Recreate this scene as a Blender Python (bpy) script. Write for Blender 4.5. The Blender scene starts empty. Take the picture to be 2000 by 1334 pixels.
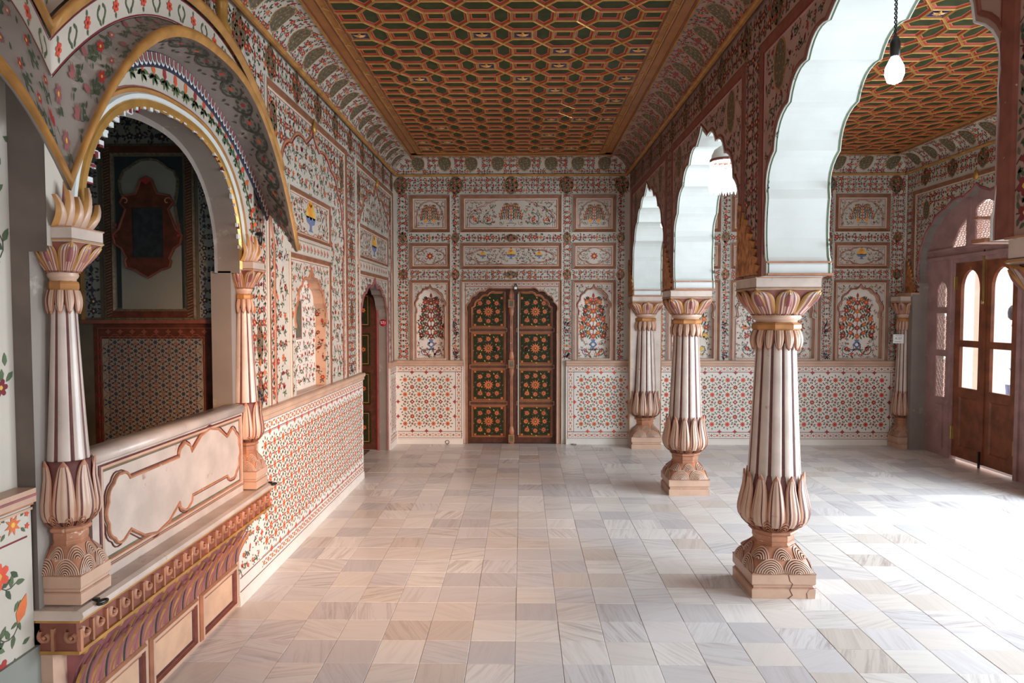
import bpy, math, random
from math import sin, cos, pi, sqrt, atan2, radians
from mathutils import Vector, Matrix
from mathutils.geometry import tessellate_polygon

S = bpy.context.scene
COL = S.collection
# ------------------------------------------------------------------ camera
cam_d = bpy.data.cameras.new('camera'); cam = bpy.data.objects.new('camera', cam_d); COL.objects.link(cam)
cam_d.sensor_width = 36.0
cam_d.lens = 36.0 * 1333.0 / 2000.0
PITCH = math.atan(55 / 1333.0)
YAW = math.atan(20 * cos(PITCH) / 1333.0)
cam.location = (0, 0, 1.6)
cam.rotation_euler = (pi / 2 - PITCH, 0, YAW)
cam_d.clip_start = 0.02
S.camera = cam
# ------------------------------------------------------------------ colour management
S.view_settings.view_transform = 'Standard'
S.view_settings.look = 'None'
S.view_settings.exposure = -0.17
S.view_settings.gamma = 1.0
S.view_settings.use_curve_mapping = False
S.cycles.use_denoising = True
S.cycles.max_bounces = 8
S.cycles.diffuse_bounces = 5
S.cycles.sample_clamp_indirect = 6.0
# ------------------------------------------------------------------ world: bright hazy courtyard sky
W = bpy.data.worlds.new('sky'); S.world = W; W.use_nodes = True
bg = W.node_tree.nodes['Background']
bg.inputs[0].default_value = (0.93, 0.96, 1.0, 1); bg.inputs[1].default_value = 2.4


def light(name, kind, loc, aim, energy, color, **kw):
    d = bpy.data.lights.new(name, kind); o = bpy.data.objects.new(name, d); COL.objects.link(o)
    o.location = loc; d.energy = energy; d.color = color
    if aim is not None:
        o.rotation_euler = (Vector(aim) - Vector(loc)).to_track_quat('-Z', 'Y').to_euler()
    for k, v in kw.items(): setattr(d, k, v)
    return o


# daylight entering through the open bays of the right hand wall and behind the camera
light('bay_daylight', 'AREA', (4.9, 4.75, 1.25), (1.6, 5.0, 0.2), 175, (0.80, 0.915, 1.0), shape='RECTANGLE', size=1.7, size_y=1.9, spread=radians(140))
light('bay_daylight_near', 'AREA', (4.9, 2.4, 1.25), (1.2, 3.8, 0.1), 175, (0.76, 0.89, 1.0), shape='RECTANGLE', size=1.8, size_y=1.9, spread=radians(140))
light('rear_daylight', 'AREA', (-0.1, -1.9, 1.7), (0.0, 6.0, 1.4), 3, (1.0, 0.9, 0.84), shape='RECTANGLE', size=2.2, size_y=2.0)
light('warm_fill', 'SPOT', (0.9, 0.2, 2.3), (-1.4, 5.5, 0.4), 1400, (1.0, 0.54, 0.29), spot_size=radians(44), spot_blend=1.0, shadow_soft_size=0.25)  # added spot with no fixture; warms the left dado and floor

light('courtyard_sun', 'SUN', (6, 0, 8), (6 + .42, 0, 7.08), 4.0, (1.0, 0.95, 0.9), angle=radians(1.0))

# ------------------------------------------------------------------ materials
MATS = {}


def mat(name, color, rough=0.6, metal=0.0, var=0.12, scale=9.0, wear=None, bump=0.0, emit=0.0, spec=0.4, coat=0.0, wear_th=0.62):
    m = bpy.data.materials.new(name); m.use_nodes = True
    nt = m.node_tree; n = nt.nodes; L = nt.links; b = n['Principled BSDF']
    b.inputs['Roughness'].default_value = rough; b.inputs['Metallic'].default_value = metal
    b.inputs['Specular IOR Level'].default_value = spec
    if coat: b.inputs['Coat Weight'].default_value = coat; b.inputs['Coat Roughness'].default_value = 0.12
    geo = n.new('ShaderNodeNewGeometry')
    nz = n.new('ShaderNodeTexNoise'); nz.inputs['Scale'].default_value = scale; nz.inputs['Detail'].default_value = 4
    L.new(geo.outputs['Position'], nz.inputs['Vector'])
    mix = n.new('ShaderNodeMix'); mix.data_type = 'RGBA'
    c = Vector(color)
    mix.inputs[6].default_value = (*(c * (1 - var)), 1); mix.inputs[7].default_value = (*(c * (1 + var)), 1)
    mr = n.new('ShaderNodeMapRange'); mr.inputs[1].default_value = 0.35; mr.inputs[2].default_value = 0.65
    L.new(nz.outputs[0], mr.inputs[0]); L.new(mr.outputs[0], mix.inputs[0])
    out = mix.outputs[2]
    if wear:
        n2 = n.new('ShaderNodeTexNoise'); n2.inputs['Scale'].default_value = scale * 1.7; n2.inputs['Detail'].default_value = 8
        n2.inputs['Roughness'].default_value = 0.7
        L.new(geo.outputs['Position'], n2.inputs['Vector'])
        m2 = n.new('ShaderNodeMapRange'); m2.inputs[1].default_value = wear_th; m2.inputs[2].default_value = wear_th + 0.05
        L.new(n2.outputs[0], m2.inputs[0])
        mx = n.new('ShaderNodeMix'); mx.data_type = 'RGBA'
        L.new(m2.outputs[0], mx.inputs[0]); L.new(out, mx.inputs[6]); mx.inputs[7].default_value = (*wear, 1)
        out = mx.outputs[2]
    L.new(out, b.inputs['Base Color'])
    if bump:
        bp = n.new('ShaderNodeBump'); bp.inputs['Strength'].default_value = bump; bp.inputs['Distance'].default_value = 0.01
        L.new(nz.outputs[0], bp.inputs['Height']); L.new(bp.outputs[0], b.inputs['Normal'])
    if emit:
        b.inputs['Emission Color'].default_value = (*color, 1); b.inputs['Emission Strength'].default_value = emit
    MATS[name] = m
    return m


CREAM = (0.47, 0.42, 0.355)
mat('plaster', CREAM, 0.65, var=0.06, scale=3, wear=(0.5, 0.42, 0.34), wear_th=0.66, bump=0.1)
mat('plaster_bright', (0.66, 0.60, 0.535), 0.55, var=0.06, scale=3, wear=(0.62, 0.5, 0.42), wear_th=0.64)
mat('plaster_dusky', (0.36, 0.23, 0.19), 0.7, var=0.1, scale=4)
mat('plaster_shaded', (0.12, 0.09, 0.075), 0.6, var=0.2, scale=5)  # shade of the balcony's near side face put into the plaster colour
mat('plaster_grey', (0.22, 0.185, 0.16), 0.6, var=0.1, scale=3, wear=(0.3, 0.26, 0.22), wear_th=0.6)
mat('whitewash', (0.60, 0.635, 0.62), 0.55, var=0.035, scale=6, bump=0.08)
mat('red', (0.30, 0.03, 0.028), 0.5, wear=(0.5, 0.3, 0.24), scale=14, wear_th=0.68)
mat('crimson', (0.16, 0.015, 0.022), 0.5, wear=(0.4, 0.25, 0.2), scale=14, wear_th=0.7)
mat('orange', (0.55, 0.13, 0.04), 0.5, wear=(0.6, 0.42, 0.32), scale=14, wear_th=0.68)
mat('brightred', (0.56, 0.07, 0.035), 0.5, wear=(0.7, 0.5, 0.4), scale=14, wear_th=0.66)
mat('green', (0.045, 0.07, 0.04), 0.5, wear=(0.35, 0.33, 0.26), scale=14, wear_th=0.7)
mat('leaf', (0.08, 0.115, 0.055), 0.5, wear=(0.4, 0.38, 0.3), scale=14, wear_th=0.68)
mat('vine', (0.05, 0.045, 0.035), 0.5)
mat('blue', (0.12, 0.16, 0.29), 0.5, wear=(0.4, 0.42, 0.5), scale=14)
mat('yellow', (0.65, 0.38, 0.06), 0.5)
mat('fruit', (0.75, 0.28, 0.03), 0.5)
mat('goldgrey', (0.12, 0.10, 0.065), 0.5, metal=0.1, var=0.35, scale=60)
mat('gold', (0.48, 0.265, 0.07), 0.36, metal=0.5, var=0.15, scale=12)
mat('goldpaint', (0.38, 0.185, 0.05), 0.5, metal=0.1, var=0.2, scale=12)
mat('gilt', (0.40, 0.175, 0.055), 0.4, metal=0.15, var=0.2, scale=12)
mat('brownband', (0.20, 0.08, 0.042), 0.45, var=0.18, scale=10)
mat('brownline', (0.19, 0.06, 0.04), 0.5, var=0.15, scale=20, wear=(0.5, 0.38, 0.3), wear_th=0.66)
mat('terracotta', (0.36, 0.155, 0.085), 0.5, var=0.2, scale=12, wear=(0.62, 0.46, 0.36), wear_th=0.62)
mat('marble', (0.50, 0.405, 0.345), 0.3, var=0.12, scale=7, wear=(0.36, 0.24, 0.19), wear_th=0.62, spec=0.5)
mat('marble_pink', (0.49, 0.315, 0.225), 0.35, var=0.1, scale=6, wear=(0.45, 0.25, 0.18), wear_th=0.63)
mat('groove', (0.12, 0.035, 0.03), 0.5, var=0.2, scale=30)
mat('olive', (0.12, 0.11, 0.07), 0.5, var=0.2, scale=20)
mat('petal_purple', (0.25, 0.085, 0.085), 0.5, var=0.2)
mat('navy', (0.03, 0.03, 0.055), 0.5)
mat('ceil_orange', (0.31, 0.12, 0.032), 0.4, var=0.15, scale=8)
mat('ceil_gold', (0.50, 0.28, 0.075), 0.28, metal=0.45, var=0.15, scale=20)
mat('ceil_red', (0.33, 0.02, 0.012), 0.4)
mat('ceil_salmon', (0.50, 0.18, 0.09), 0.35)
mat('ceil_green', (0.032, 0.045, 0.016), 0.5, spec=0.2, var=0.25, scale=15)
mat('ceil_blue', (0.015, 0.025, 0.10), 0.35, var=0.2)
mat('door_brown', (0.085, 0.026, 0.014), 0.45, spec=0.25, var=0.25, scale=20)
mat('door_green', (0.022, 0.024, 0.007), 0.5, spec=0.15, var=0.25, scale=30)
mat('door_orange', (0.50, 0.11, 0.03), 0.45, var=0.2)
mat('door_line', (0.36, 0.14, 0.05), 0.4)
mat('teak', (0.20, 0.06, 0.025), 0.4, var=0.3, scale=7)
mat('sandstone', (0.34, 0.20, 0.19), 0.7, var=0.15, scale=6, bump=0.2, wear=(0.36, 0.27, 0.25), wear_th=0.6)
mat('jali', (0.75, 0.55, 0.50), 0.7, var=0.1)
mat('dark_metal', (0.03, 0.028, 0.025), 0.4, metal=0.6)
mat('brass', (0.40, 0.28, 0.10), 0.3, metal=0.8)
mat('grout', (0.26, 0.20, 0.17), 0.8)
mat('tag_white', (0.8, 0.8, 0.8), 0.5, var=0.02)
mat('tag_red', (0.45, 0.01, 0.03), 0.5, var=0.02)
mat('ink', (0.02, 0.02, 0.025), 0.5)
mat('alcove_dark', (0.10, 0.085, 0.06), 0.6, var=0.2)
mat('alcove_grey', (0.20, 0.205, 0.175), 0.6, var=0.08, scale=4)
mat('teal', (0.018, 0.028, 0.03), 0.5)
mat('lamp_glow', (0.9, 0.97, 1.0), 0.3, emit=14)
mat('crystal_glow', (0.95, 0.98, 1.0), 0.2, emit=2.4)
mat('milk_glass', (0.8, 0.82, 0.76), 0.25, spec=0.5)
mat('courtyard', (0.85, 0.62, 0.54), 0.8, var=0.05)
mat('glass_pale', (0.9, 0.95, 0.95), 0.05)


def glassy(name):
    m = bpy.data.materials.new(name); m.use_nodes = True; nt = m.node_tree; n = nt.nodes; L = nt.links
    n.remove(n['Principled BSDF']); o = n['Material Output']
    t = n.new('ShaderNodeBsdfTransparent'); g = n.new('ShaderNodeBsdfGlossy'); g.inputs['Roughness'].default_value = 0.03
    mx = n.new('ShaderNodeMixShader'); mx.inputs[0].default_value = 0.05; L.new(t.outputs[0], mx.inputs[1]); L.new(g.outputs[0], mx.inputs[2])
    L.new(mx.outputs[0], o.inputs[0]); MATS[name] = m


glassy('pane')


def mirror_mat():
    m = mat('old_mirror', (0.03, 0.035, 0.04), 0.25, metal=0.3, var=0.3, scale=30, wear=(0.5, 0.5, 0.5), wear_th=0.72)


mirror_mat()


def tile_mat(name, ox, oy, px, py):
    """polished marble tiles; each tile takes its own tone, vein direction and vein weight"""
    m = bpy.data.materials.new(name); m.use_nodes = True; nt = m.node_tree; n = nt.nodes; L = nt.links; b = n['Principled BSDF']
    geo = n.new('ShaderNodeNewGeometry')

    def vm(op, a, bb=None):
        x = n.new('ShaderNodeVectorMath'); x.operation = op
        if hasattr(a, 'is_linked'): L.new(a, x.inputs[0])
        else: x.inputs[0].default_value = a
        if bb is not None:
            if hasattr(bb, 'is_linked'): L.new(bb, x.inputs[1])
            else: x.inputs[1].default_value = bb
        return x.outputs[0]

    def mm(op, a, bb=None, c=None):
        x = n.new('ShaderNodeMath'); x.operation = op
        for i, v in enumerate((a, bb, c)):
            if v is None: continue
            if hasattr(v, 'is_linked'): L.new(v, x.inputs[i])
            else: x.inputs[i].default_value = v
        return x.outputs[0]
    g = vm('DIVIDE', vm('SUBTRACT', geo.outputs['Position'], (ox, oy, -5)), (px, py, 50))
    fl = vm('FLOOR', g)
    wn = n.new('ShaderNodeTexWhiteNoise'); wn.noise_dimensions = '3D'; L.new(fl, wn.inputs['Vector'])
    sp = n.new('ShaderNodeSeparateColor'); L.new(wn.outputs['Color'], sp.inputs[0])
    r1, r2, r3 = sp.outputs[0], sp.outputs[1], sp.outputs[2]
    # vein direction
    ang = mm('MULTIPLY_ADD', r1, 1.2, -0.6)
    turn = mm('MULTIPLY', mm('GREATER_THAN', r2, 0.6), pi / 2)
    ang = mm('ADD', ang, turn)
    rot = n.new('ShaderNodeVectorRotate'); rot.rotation_type = 'Z_AXIS'
    L.new(geo.outputs['Position'], rot.inputs['Vector']); L.new(ang, rot.inputs['Angle'])
    off = vm('ADD', rot.outputs[0], vm('SCALE', wn.outputs['Color']))
    o2 = n.new('ShaderNodeVectorMath'); o2.operation = 'SCALE'; L.new(wn.outputs['Color'], o2.inputs[0]); o2.inputs[3].default_value = 17.0
    off = vm('ADD', rot.outputs[0], o2.outputs[0])
    st = vm('MULTIPLY', off, (2.4, 34.0, 1.0))
    nz = n.new('ShaderNodeTexNoise'); nz.inputs['Scale'].default_value = 1.0; nz.inputs['Detail'].default_value = 9; nz.inputs['Roughness'].default_value = 0.68
    nz.inputs['Distortion'].default_value = 0.8
    L.new(st, nz.inputs['Vector'])
    vs = n.new('ShaderNodeMapRange'); vs.inputs[1].default_value = 0.46; vs.inputs[2].default_value = 0.74; L.new(nz.outputs[0], vs.inputs[0])
    amt = mm('MULTIPLY', vs.outputs[0], mm('MULTIPLY_ADD', mm('POWER', r3, 2.0), 0.75, 0.16))
    ramp = n.new('ShaderNodeValToRGB'); e = ramp.color_ramp; e.interpolation = 'CONSTANT'
    cols = [(0, (0.66, 0.63, 0.61)), (0.18, (0.71, 0.68, 0.645)), (0.34, (0.61, 0.59, 0.59)), (0.5, (0.67, 0.625, 0.585)), (0.62, (0.55, 0.53, 0.535)),
            (0.74, (0.73, 0.70, 0.67)), (0.88, (0.60, 0.54, 0.49)), (0.94, (0.65, 0.63, 0.63))]
    e.elements[0].color = (*cols[0][1], 1); e.elements[1].position = cols[1][0]; e.elements[1].color = (*cols[1][1], 1)
    for p, c in cols[2:]:
        k = e.elements.new(p); k.color = (*c, 1)
    L.new(r2, ramp.inputs[0])
    mx = n.new('ShaderNodeMix'); mx.data_type = 'RGBA'; L.new(amt, mx.inputs[0]); L.new(ramp.outputs[0], mx.inputs[6]); mx.inputs[7].default_value = (0.27, 0.21, 0.20, 1)
    L.new(mx.outputs[2], b.inputs['Base Color'])
    b.inputs['Roughness'].default_value = 0.26; b.inputs['Specular IOR Level'].default_value = 0.5
    MATS[name] = m


TPX, TPY = 0.2185, 0.2195
TX0, TY0 = 1.278 - 40 * TPX, 3.272 - 40 * TPY
APY = 0.2155
AY0 = 3.43 - 40 * APY
tile_mat('tile_nave', TX0, TY0, TPX, TPY)
tile_mat('tile_aisle', TX0, AY0, TPX, APY)


# ------------------------------------------------------------------ mesh helpers
def tag(o, label=None, cat=None, group=None, kind=None):
    if label: o['label'] = label
    if cat: o['category'] = cat
    if group: o['group'] = group
    if kind: o['kind'] = kind
    return o


def link(name, me, parent=None, **kw):
    o = bpy.data.objects.new(name, me); COL.objects.link(o)
    if parent is not None: o.parent = parent
    tag(o, **kw)
    return o


class MB:
    def __init__(s): s.v = []; s.f = []; s.m = []; s.slots = []; s.sm = []

    def slot(s, m):
        if m not in s.slots: s.slots.append(m)
        return s.slots.index(m)

    def add(s, vs, fs, m, smooth=False):
        b = len(s.v); s.v.extend([tuple(v) for v in vs]); k = s.slot(m)
        for f in fs:
            s.f.append(tuple(b + i for i in f)); s.m.append(k); s.sm.append(smooth)

    def box(s, a, b, m, mtop=None):
        (x0, y0, z0), (x1, y1, z1) = a, b
        vs = [(x0, y0, z0), (x1, y0, z0), (x1, y1, z0), (x0, y1, z0), (x0, y0, z1), (x1, y0, z1), (x1, y1, z1), (x0, y1, z1)]
        s.add(vs, [(0, 3, 2, 1), (4, 5, 6, 7), (0, 1, 5, 4), (1, 2, 6, 5), (2, 3, 7, 6), (3, 0, 4, 7)], m)

    def quad(s, a, b, c, d, m): s.add([a, b, c, d], [(0, 1, 2, 3)], m)

    def mesh(s, name):
        me = bpy.data.meshes.new(name); me.from_pydata(s.v, [], s.f)
        for m in s.slots: me.materials.append(MATS[m])
        me.polygons.foreach_set('material_index', s.m); me.polygons.foreach_set('use_smooth', s.sm)
        me.update(); return me

    def build(s, name, parent=None, **kw): return link(name, s.mesh(name), parent, **kw)

    def loft(s, rings, m, closed=True, smooth=True, cap=False, mats=None):
        """rings: equal-length point lists. mats: function(i ring, j col)->mat"""
        n = len(rings[0]); b = len(s.v)
        for r in rings: s.v.extend([tuple(p) for p in r])
        for i in range(len(rings) - 1):
            for j in range(n if closed else n - 1):
                j2 = (j + 1) % n
                s.f.append((b + i * n + j, b + i * n + j2, b + (i + 1) * n + j2, b + (i + 1) * n + j))
                s.m.append(s.slot(mats(i, j) if mats else m)); s.sm.append(smooth)
        if cap:
            s.f.append(tuple(b + j for j in range(n))[::-1]); s.m.append(s.slot(m)); s.sm.append(False)
            s.f.append(tuple(b + (len(rings) - 1) * n + j for j in range(n))); s.m.append(s.slot(m)); s.sm.append(False)

    def lathe(s, prof, n, m, c=(0, 0), smooth=True, cap=True, rot=0.0, mats=None):
        rings = [[(c[0] + r * cos(2 * pi * j / n + rot), c[1] + r * sin(2 * pi * j / n + rot), z) for j in range(n)] for r, z in prof]
        s.loft(rings, m, True, smooth, cap, mats)


def empty(name, loc, **kw):
    o = bpy.data.objects.new(name, None); COL.objects.link(o); o.location = loc; o.empty_display_size = 0.1
    tag(o, **kw); return o


def plate(mb, outer, holes, to3, m, depth=0.0, mside=None, outer_side=False, side_fn=None):
    """flat plate with holes in (u,v), to3(u,v,w); w grows into the wall"""
    loops = [outer] + holes
    tris = tessellate_polygon([[Vector((p[0], p[1], 0)) for p in l] for l in loops])
    flat = [p for l in loops for p in l]
    mb.add([to3(p[0], p[1], 0) for p in flat], [t for t in tris], m)
    if depth:
        for k, l in enumerate(loops):
            if k == 0 and not outer_side: continue
            n = len(l)
            for i in range(n):
                a, b = l[i], l[(i + 1) % n]
                mm_ = side_fn(a, b) if side_fn else (mside or m)
                if mm_ is None: continue
                mb.add([to3(*a, 0), to3(*b, 0), to3(*b, depth), to3(*a, depth)], [(0, 1, 2, 3)], mm_)


def foil(cusps, bulge=0.2, seg=5, peak=None):
    """cusped arch line through cusp points, each lobe bulging away from the opening (left to right order)"""
    out = []
    mid = (len(cusps) - 1) // 2
    for k in range(len(cusps) - 1):
        a, b = cusps[k], cusps[k + 1]
        dx, dz = b[0] - a[0], b[1] - a[1]
        L_ = sqrt(dx * dx + dz * dz) or 1e-6; nx, nz = -dz / L_, dx / L_
        bl = bulge(k) if callable(bulge) else bulge
        for i in range(seg):
            t = i / seg
            h = bl * L_ * 4 * t * (1 - t)
            if k == mid and peak is not None and len(cusps) % 2 == 0:
                h = peak * (1 - abs(2 * t - 1)) ** 0.8 if bl == 0 else bl * L_ * 4 * t * (1 - t) + peak * max(0, 1 - abs(2 * t - 1) * 2.5)
            out.append((a[0] + dx * t + nx * h, a[1] + dz * t + nz * h))
    out.append(cusps[-1])
    return out


def arch_pts(cx, hw, zs, zt, lobes=7, bulge=0.22, peak=0.02, seg=4, narrow=0.0):
    """cusped niche head: from left spring to right spring"""
    c = []
    for k in range(lobes + 1):
        a = pi - pi * k / lobes
        x = cos(a); z = abs(sin(a)) ** 0.85
        c.append((cx + hw * x, zs + (zt - zs) * z))
    return foil(c, bulge, seg, peak)


def ridge(mb, pts, w, h, m, to3, closed=False):
    """raised moulding line along a 2D polyline"""
    n = len(pts); rows = []
    for i in range(n):
        a = pts[(i - 1) % n] if (closed or i > 0) else pts[i]
        b = pts[(i + 1) % n] if (closed or i < n - 1) else pts[i]
        dx, dz = b[0] - a[0], b[1] - a[1]; l = sqrt(dx * dx + dz * dz) or 1
        nx, nz = -dz / l * w / 2, dx / l * w / 2
        p = pts[i]
        rows.append([to3(p[0] + nx, p[1] + nz, 0), to3(p[0] + nx * .5, p[1] + nz * .5, -h), to3(p[0] - nx * .5, p[1] - nz * .5, -h), to3(p[0] - nx, p[1] - nz, 0)])
    if closed: rows.append(rows[0])
    mb.loft(rows, m, False, False)


def rect_rings(mb, x0, z0, x1, z1, steps, to3, open_bottom=False):
    """picture-frame moulding: steps = [(inset, height, mat)] ; mat colours the band up to the next step"""
    for (i0, h0, m), (i1, h1, _) in zip(steps[:-1], steps[1:]):
        a = [(x0 + i0, z0 + (0 if open_bottom else i0)), (x1 - i0, z0 + (0 if open_bottom else i0)), (x1 - i0, z1 - i0), (x0 + i0, z1 - i0)]
        b = [(x0 + i1, z0 + (0 if open_bottom else i1)), (x1 - i1, z0 + (0 if open_bottom else i1)), (x1 - i1, z1 - i1), (x0 + i1, z1 - i1)]
        for k in range(4):
            if open_bottom and k == 0: continue
            k2 = (k + 1) % 4
            mb.add([to3(*a[k], -h0), to3(*a[k2], -h0), to3(*b[k2], -h1), to3(*b[k], -h1)], [(0, 1, 2, 3)], m)


FRAME = [(0, 0, 'plaster'), (0.0, 0.008, 'plaster'), (0.008, 0.014, 'brownline'), (0.012, 0.014, 'brownband'), (0.04, 0.006, 'goldpaint'), (0.046, 0.006, 'plaster'), (0.056, 0.002, 'red'), (0.061, 0.002, 'plaster'), (0.064, 0.0, 'plaster')]


def frame_steps(w=0.045):
    k = w / 0.045
    return [(i * k, h, m) for i, h, m in FRAME]


# ------------------------------------------------------------------ painted ornament (flat paint laid on the walls)
class Paint:
    def __init__(s, seed=1): s.p = []; s.r = random.Random(seed)

    def poly(s, pts, m, lay=1): s.p.append((pts, m, lay))

    def leaf(s, x, y, a, L, w, m='leaf', lay=2):
        c, d = cos(a), sin(a)
        s.p.append(([(x, y), (x + .35 * L * c - w * .5 * d, y + .35 * L * d + w * .5 * c), (x + .72 * L * c - w * .36 * d, y + .72 * L * d + w * .36 * c), (x + L * c, y + L * d),
                     (x + .72 * L * c + w * .36 * d, y + .72 * L * d - w * .36 * c), (x + .35 * L * c + w * .5 * d, y + .35 * L * d - w * .5 * c)], m, lay))

    def star(s, x, y, r, n, m='red', lay=3, a0=0.0, inner=.52, fat=False):
        pts = []
        for k in range(n):
            a = a0 + 2 * pi * k / n
            if fat:
                for da, rr in ((-.5, inner), (-.25, .92), (0, 1), (.25, .92)):
                    b = a + da * 2 * pi / n; pts.append((x + r * rr * cos(b), y + r * rr * sin(b)))
            else:
                pts.append((x + r * cos(a), y + r * sin(a))); b = a + pi / n; pts.append((x + r * inner * cos(b), y + r * inner * sin(b)))
        s.p.append((pts, m, lay))

    def disc(s, x, y, r, m, lay=4, n=6, ry=None):
        ry = ry or r
        s.p.append(([(x + r * cos(2 * pi * k / n), y + ry * sin(2 * pi * k / n)) for k in range(n)], m, lay))

    def line(s, pts, w, m='vine', lay=1, closed=False, taper=False):
        n = len(pts); L_, R_ = [], []
        for i in range(n):
            a = pts[(i - 1) % n] if (closed or i > 0) else pts[i]
            b = pts[(i + 1) % n] if (closed or i < n - 1) else pts[i]
            dx, dz = b[0] - a[0], b[1] - a[1]; l = sqrt(dx * dx + dz * dz) or 1
            ww = w / 2 * ((1 - i / n) if taper else 1)
            L_.append((pts[i][0] - dz / l * ww, pts[i][1] + dx / l * ww)); R_.append((pts[i][0] + dz / l * ww, pts[i][1] - dx / l * ww))
        for i in range(n if closed else n - 1):
            j = (i + 1) % n
            s.p.append(([L_[i], L_[j], R_[j], R_[i]], m, lay))

    def rect(s, x0, y0, x1, y1, m, lay=0): s.p.append(([(x0, y0), (x1, y0), (x1, y1), (x0, y1)], m, lay))

    def border(s, x0, y0, x1, y1, w, m, lay=1): s.line([(x0 + w / 2, y0 + w / 2), (x1 - w / 2, y0 + w / 2), (x1 - w / 2, y1 - w / 2), (x0 + w / 2, y1 - w / 2)], w, m, lay, True)

    def rose(s, x, y, r, m='red', c='yellow', n=6):
        s.star(x, y, r, n, m, 3, s.r.random() * 6, .6, r > .02); s.disc(x, y, r * .28, c, 4, 5)

    def bud(s, x, y, a, L, m='red'):
        c, d = cos(a), sin(a); w = L * .5
        s.p.append(([(x - .1 * L * c, y - .1 * L * d), (x + .25 * L * c - w * .5 * d, y + .25 * L * d + w * .5 * c), (x + .6 * L * c - w * .42 * d, y + .6 * L * d + w * .42 * c), (x + L * c, y + L * d),
                     (x + .6 * L * c + w * .42 * d, y + .6 * L * d - w * .42 * c), (x + .25 * L * c + w * .5 * d, y + .25 * L * d - w * .5 * c)], m, 3))
        s.leaf(x, y, a + 2.4, L * .4, L * .16, 'leaf'); s.leaf(x, y, a - 2.4, L * .4, L * .16, 'leaf')

    # ---- fields
    def lace(s, x0, y0, x1, y1, c=.055, ok=None, main='red', alt='orange', lf='green', stem='vine'):
        c *= 1.3
        nx = max(1, round((x1 - x0) / c)); ny = max(1, round((y1 - y0) / c)); cx = (x1 - x0) / nx; cy = (y1 - y0) / ny; c = (cx + cy) / 2 if abs(cx - cy) < .4 * c else min(cx, cy) * 1.15
        for j in range(ny):
            for i in range(nx):
                x = x0 + (i + .5) * cx + s.r.uniform(-.07, .07) * cx; y = y0 + (j + .5) * cy + s.r.uniform(-.07, .07) * cy
                if ok and not ok(x, y): continue
                ii = min(i, nx - 1 - i); k = (ii * 2 + j * 3) % 5; sg = 1 if i * 2 < nx else -1
                if k in (0, 3): s.rose(x, y, .36 * c * s.r.uniform(.85, 1.15), main, 'yellow', 5)
                elif k == 1: s.star(x, y, .40 * c, 4, alt if s.r.random() < .6 else main, 3, pi / 4 * (j % 2), .42)
                elif k == 2: s.bud(x, y - .28 * c, pi / 2, .66 * c, main)
                else: s.star(x, y, .28 * c, 5, main, 3)
                for q in range(6):
                    a = pi / 6 + q * pi / 3 + s.r.uniform(-.3, .3)
                    s.leaf(x + .36 * c * cos(a), y + .36 * c * sin(a), a + .9 * sg * (1 if q % 2 else -1), 0.36 * c, .17 * c, lf if s.r.random() < .8 else 'olive')
                pts = [(x + .5 * cx * t, y + sg * .16 * c * sin(2 * pi * t + j)) for t in (-1, -.5, 0, .5, 1)]
                s.line(pts, .06 * c, stem, 1)
                if (i + j) % 2: s.line([(x + sg * .16 * c * sin(2 * pi * t), y + .5 * cy * t) for t in (-1, -.5, 0, .5, 1)], .055 * c, stem, 1)

    def scatter(s, x0, y0, x1, y1, c=.12, ok=None, cols=('red', 'red', 'crimson', 'orange'), size=1.0, lf='leaf', dens=1.0):
        nx = max(1, round((x1 - x0) / c)); ny = max(1, round((y1 - y0) / c)); cx = (x1 - x0) / nx; cy = (y1 - y0) / ny
        for j in range(ny):
            for i in range(nx):
                x = x0 + (i + .5 + (.25 if j % 2 else -.25)) * cx + s.r.uniform(-.1, .1) * cx; y = y0 + (j + .5) * cy + s.r.uniform(-.12, .12) * cy
                if x < x0 + .15 * c or x > x1 - .15 * c: continue
                if ok and not ok(x, y): continue
                m = s.r.choice(cols); R_ = .19 * c * size * s.r.uniform(.75, 1.25); t = s.r.random()
                a = s.r.uniform(pi * .3, pi * .7) if s.r.random() < .7 else s.r.uniform(0, 2 * pi)
                if t < .4: s.rose(x, y, R_, m, 'yellow' if m != 'orange' else 'red', 6)
                elif t < .8: s.bud(x, y, a, R_ * 2.1, m)
                else:
                    for q in (-.6, 0, .6): s.leaf(x, y, a + q, R_ * 1.7, R_ * .75, m, 3)
                b = a + pi + s.r.uniform(-.3, .3); k = s.r.choice((-1, 1)); pts = []
                px, py = x, y
                for q in range(6):
                    pts.append((px, py)); px += .13 * c * cos(b); py += .13 * c * sin(b); b += k * .5
                    if q > 0: s.leaf(px, py, b + (1.0 if q % 2 else -1.0), .26 * c, .12 * c, lf if s.r.random() < .75 else 'green')
                s.line(pts, .016 * c + .0008, 'vine', 1)
                for q in range(3):
                    aa = s.r.uniform(0, 6.28); dd = s.r.uniform(.3, .55) * c
                    s.leaf(x + dd * cos(aa), y + dd * sin(aa), s.r.uniform(0, 6.28), .22 * c, .10 * c, lf)

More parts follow.
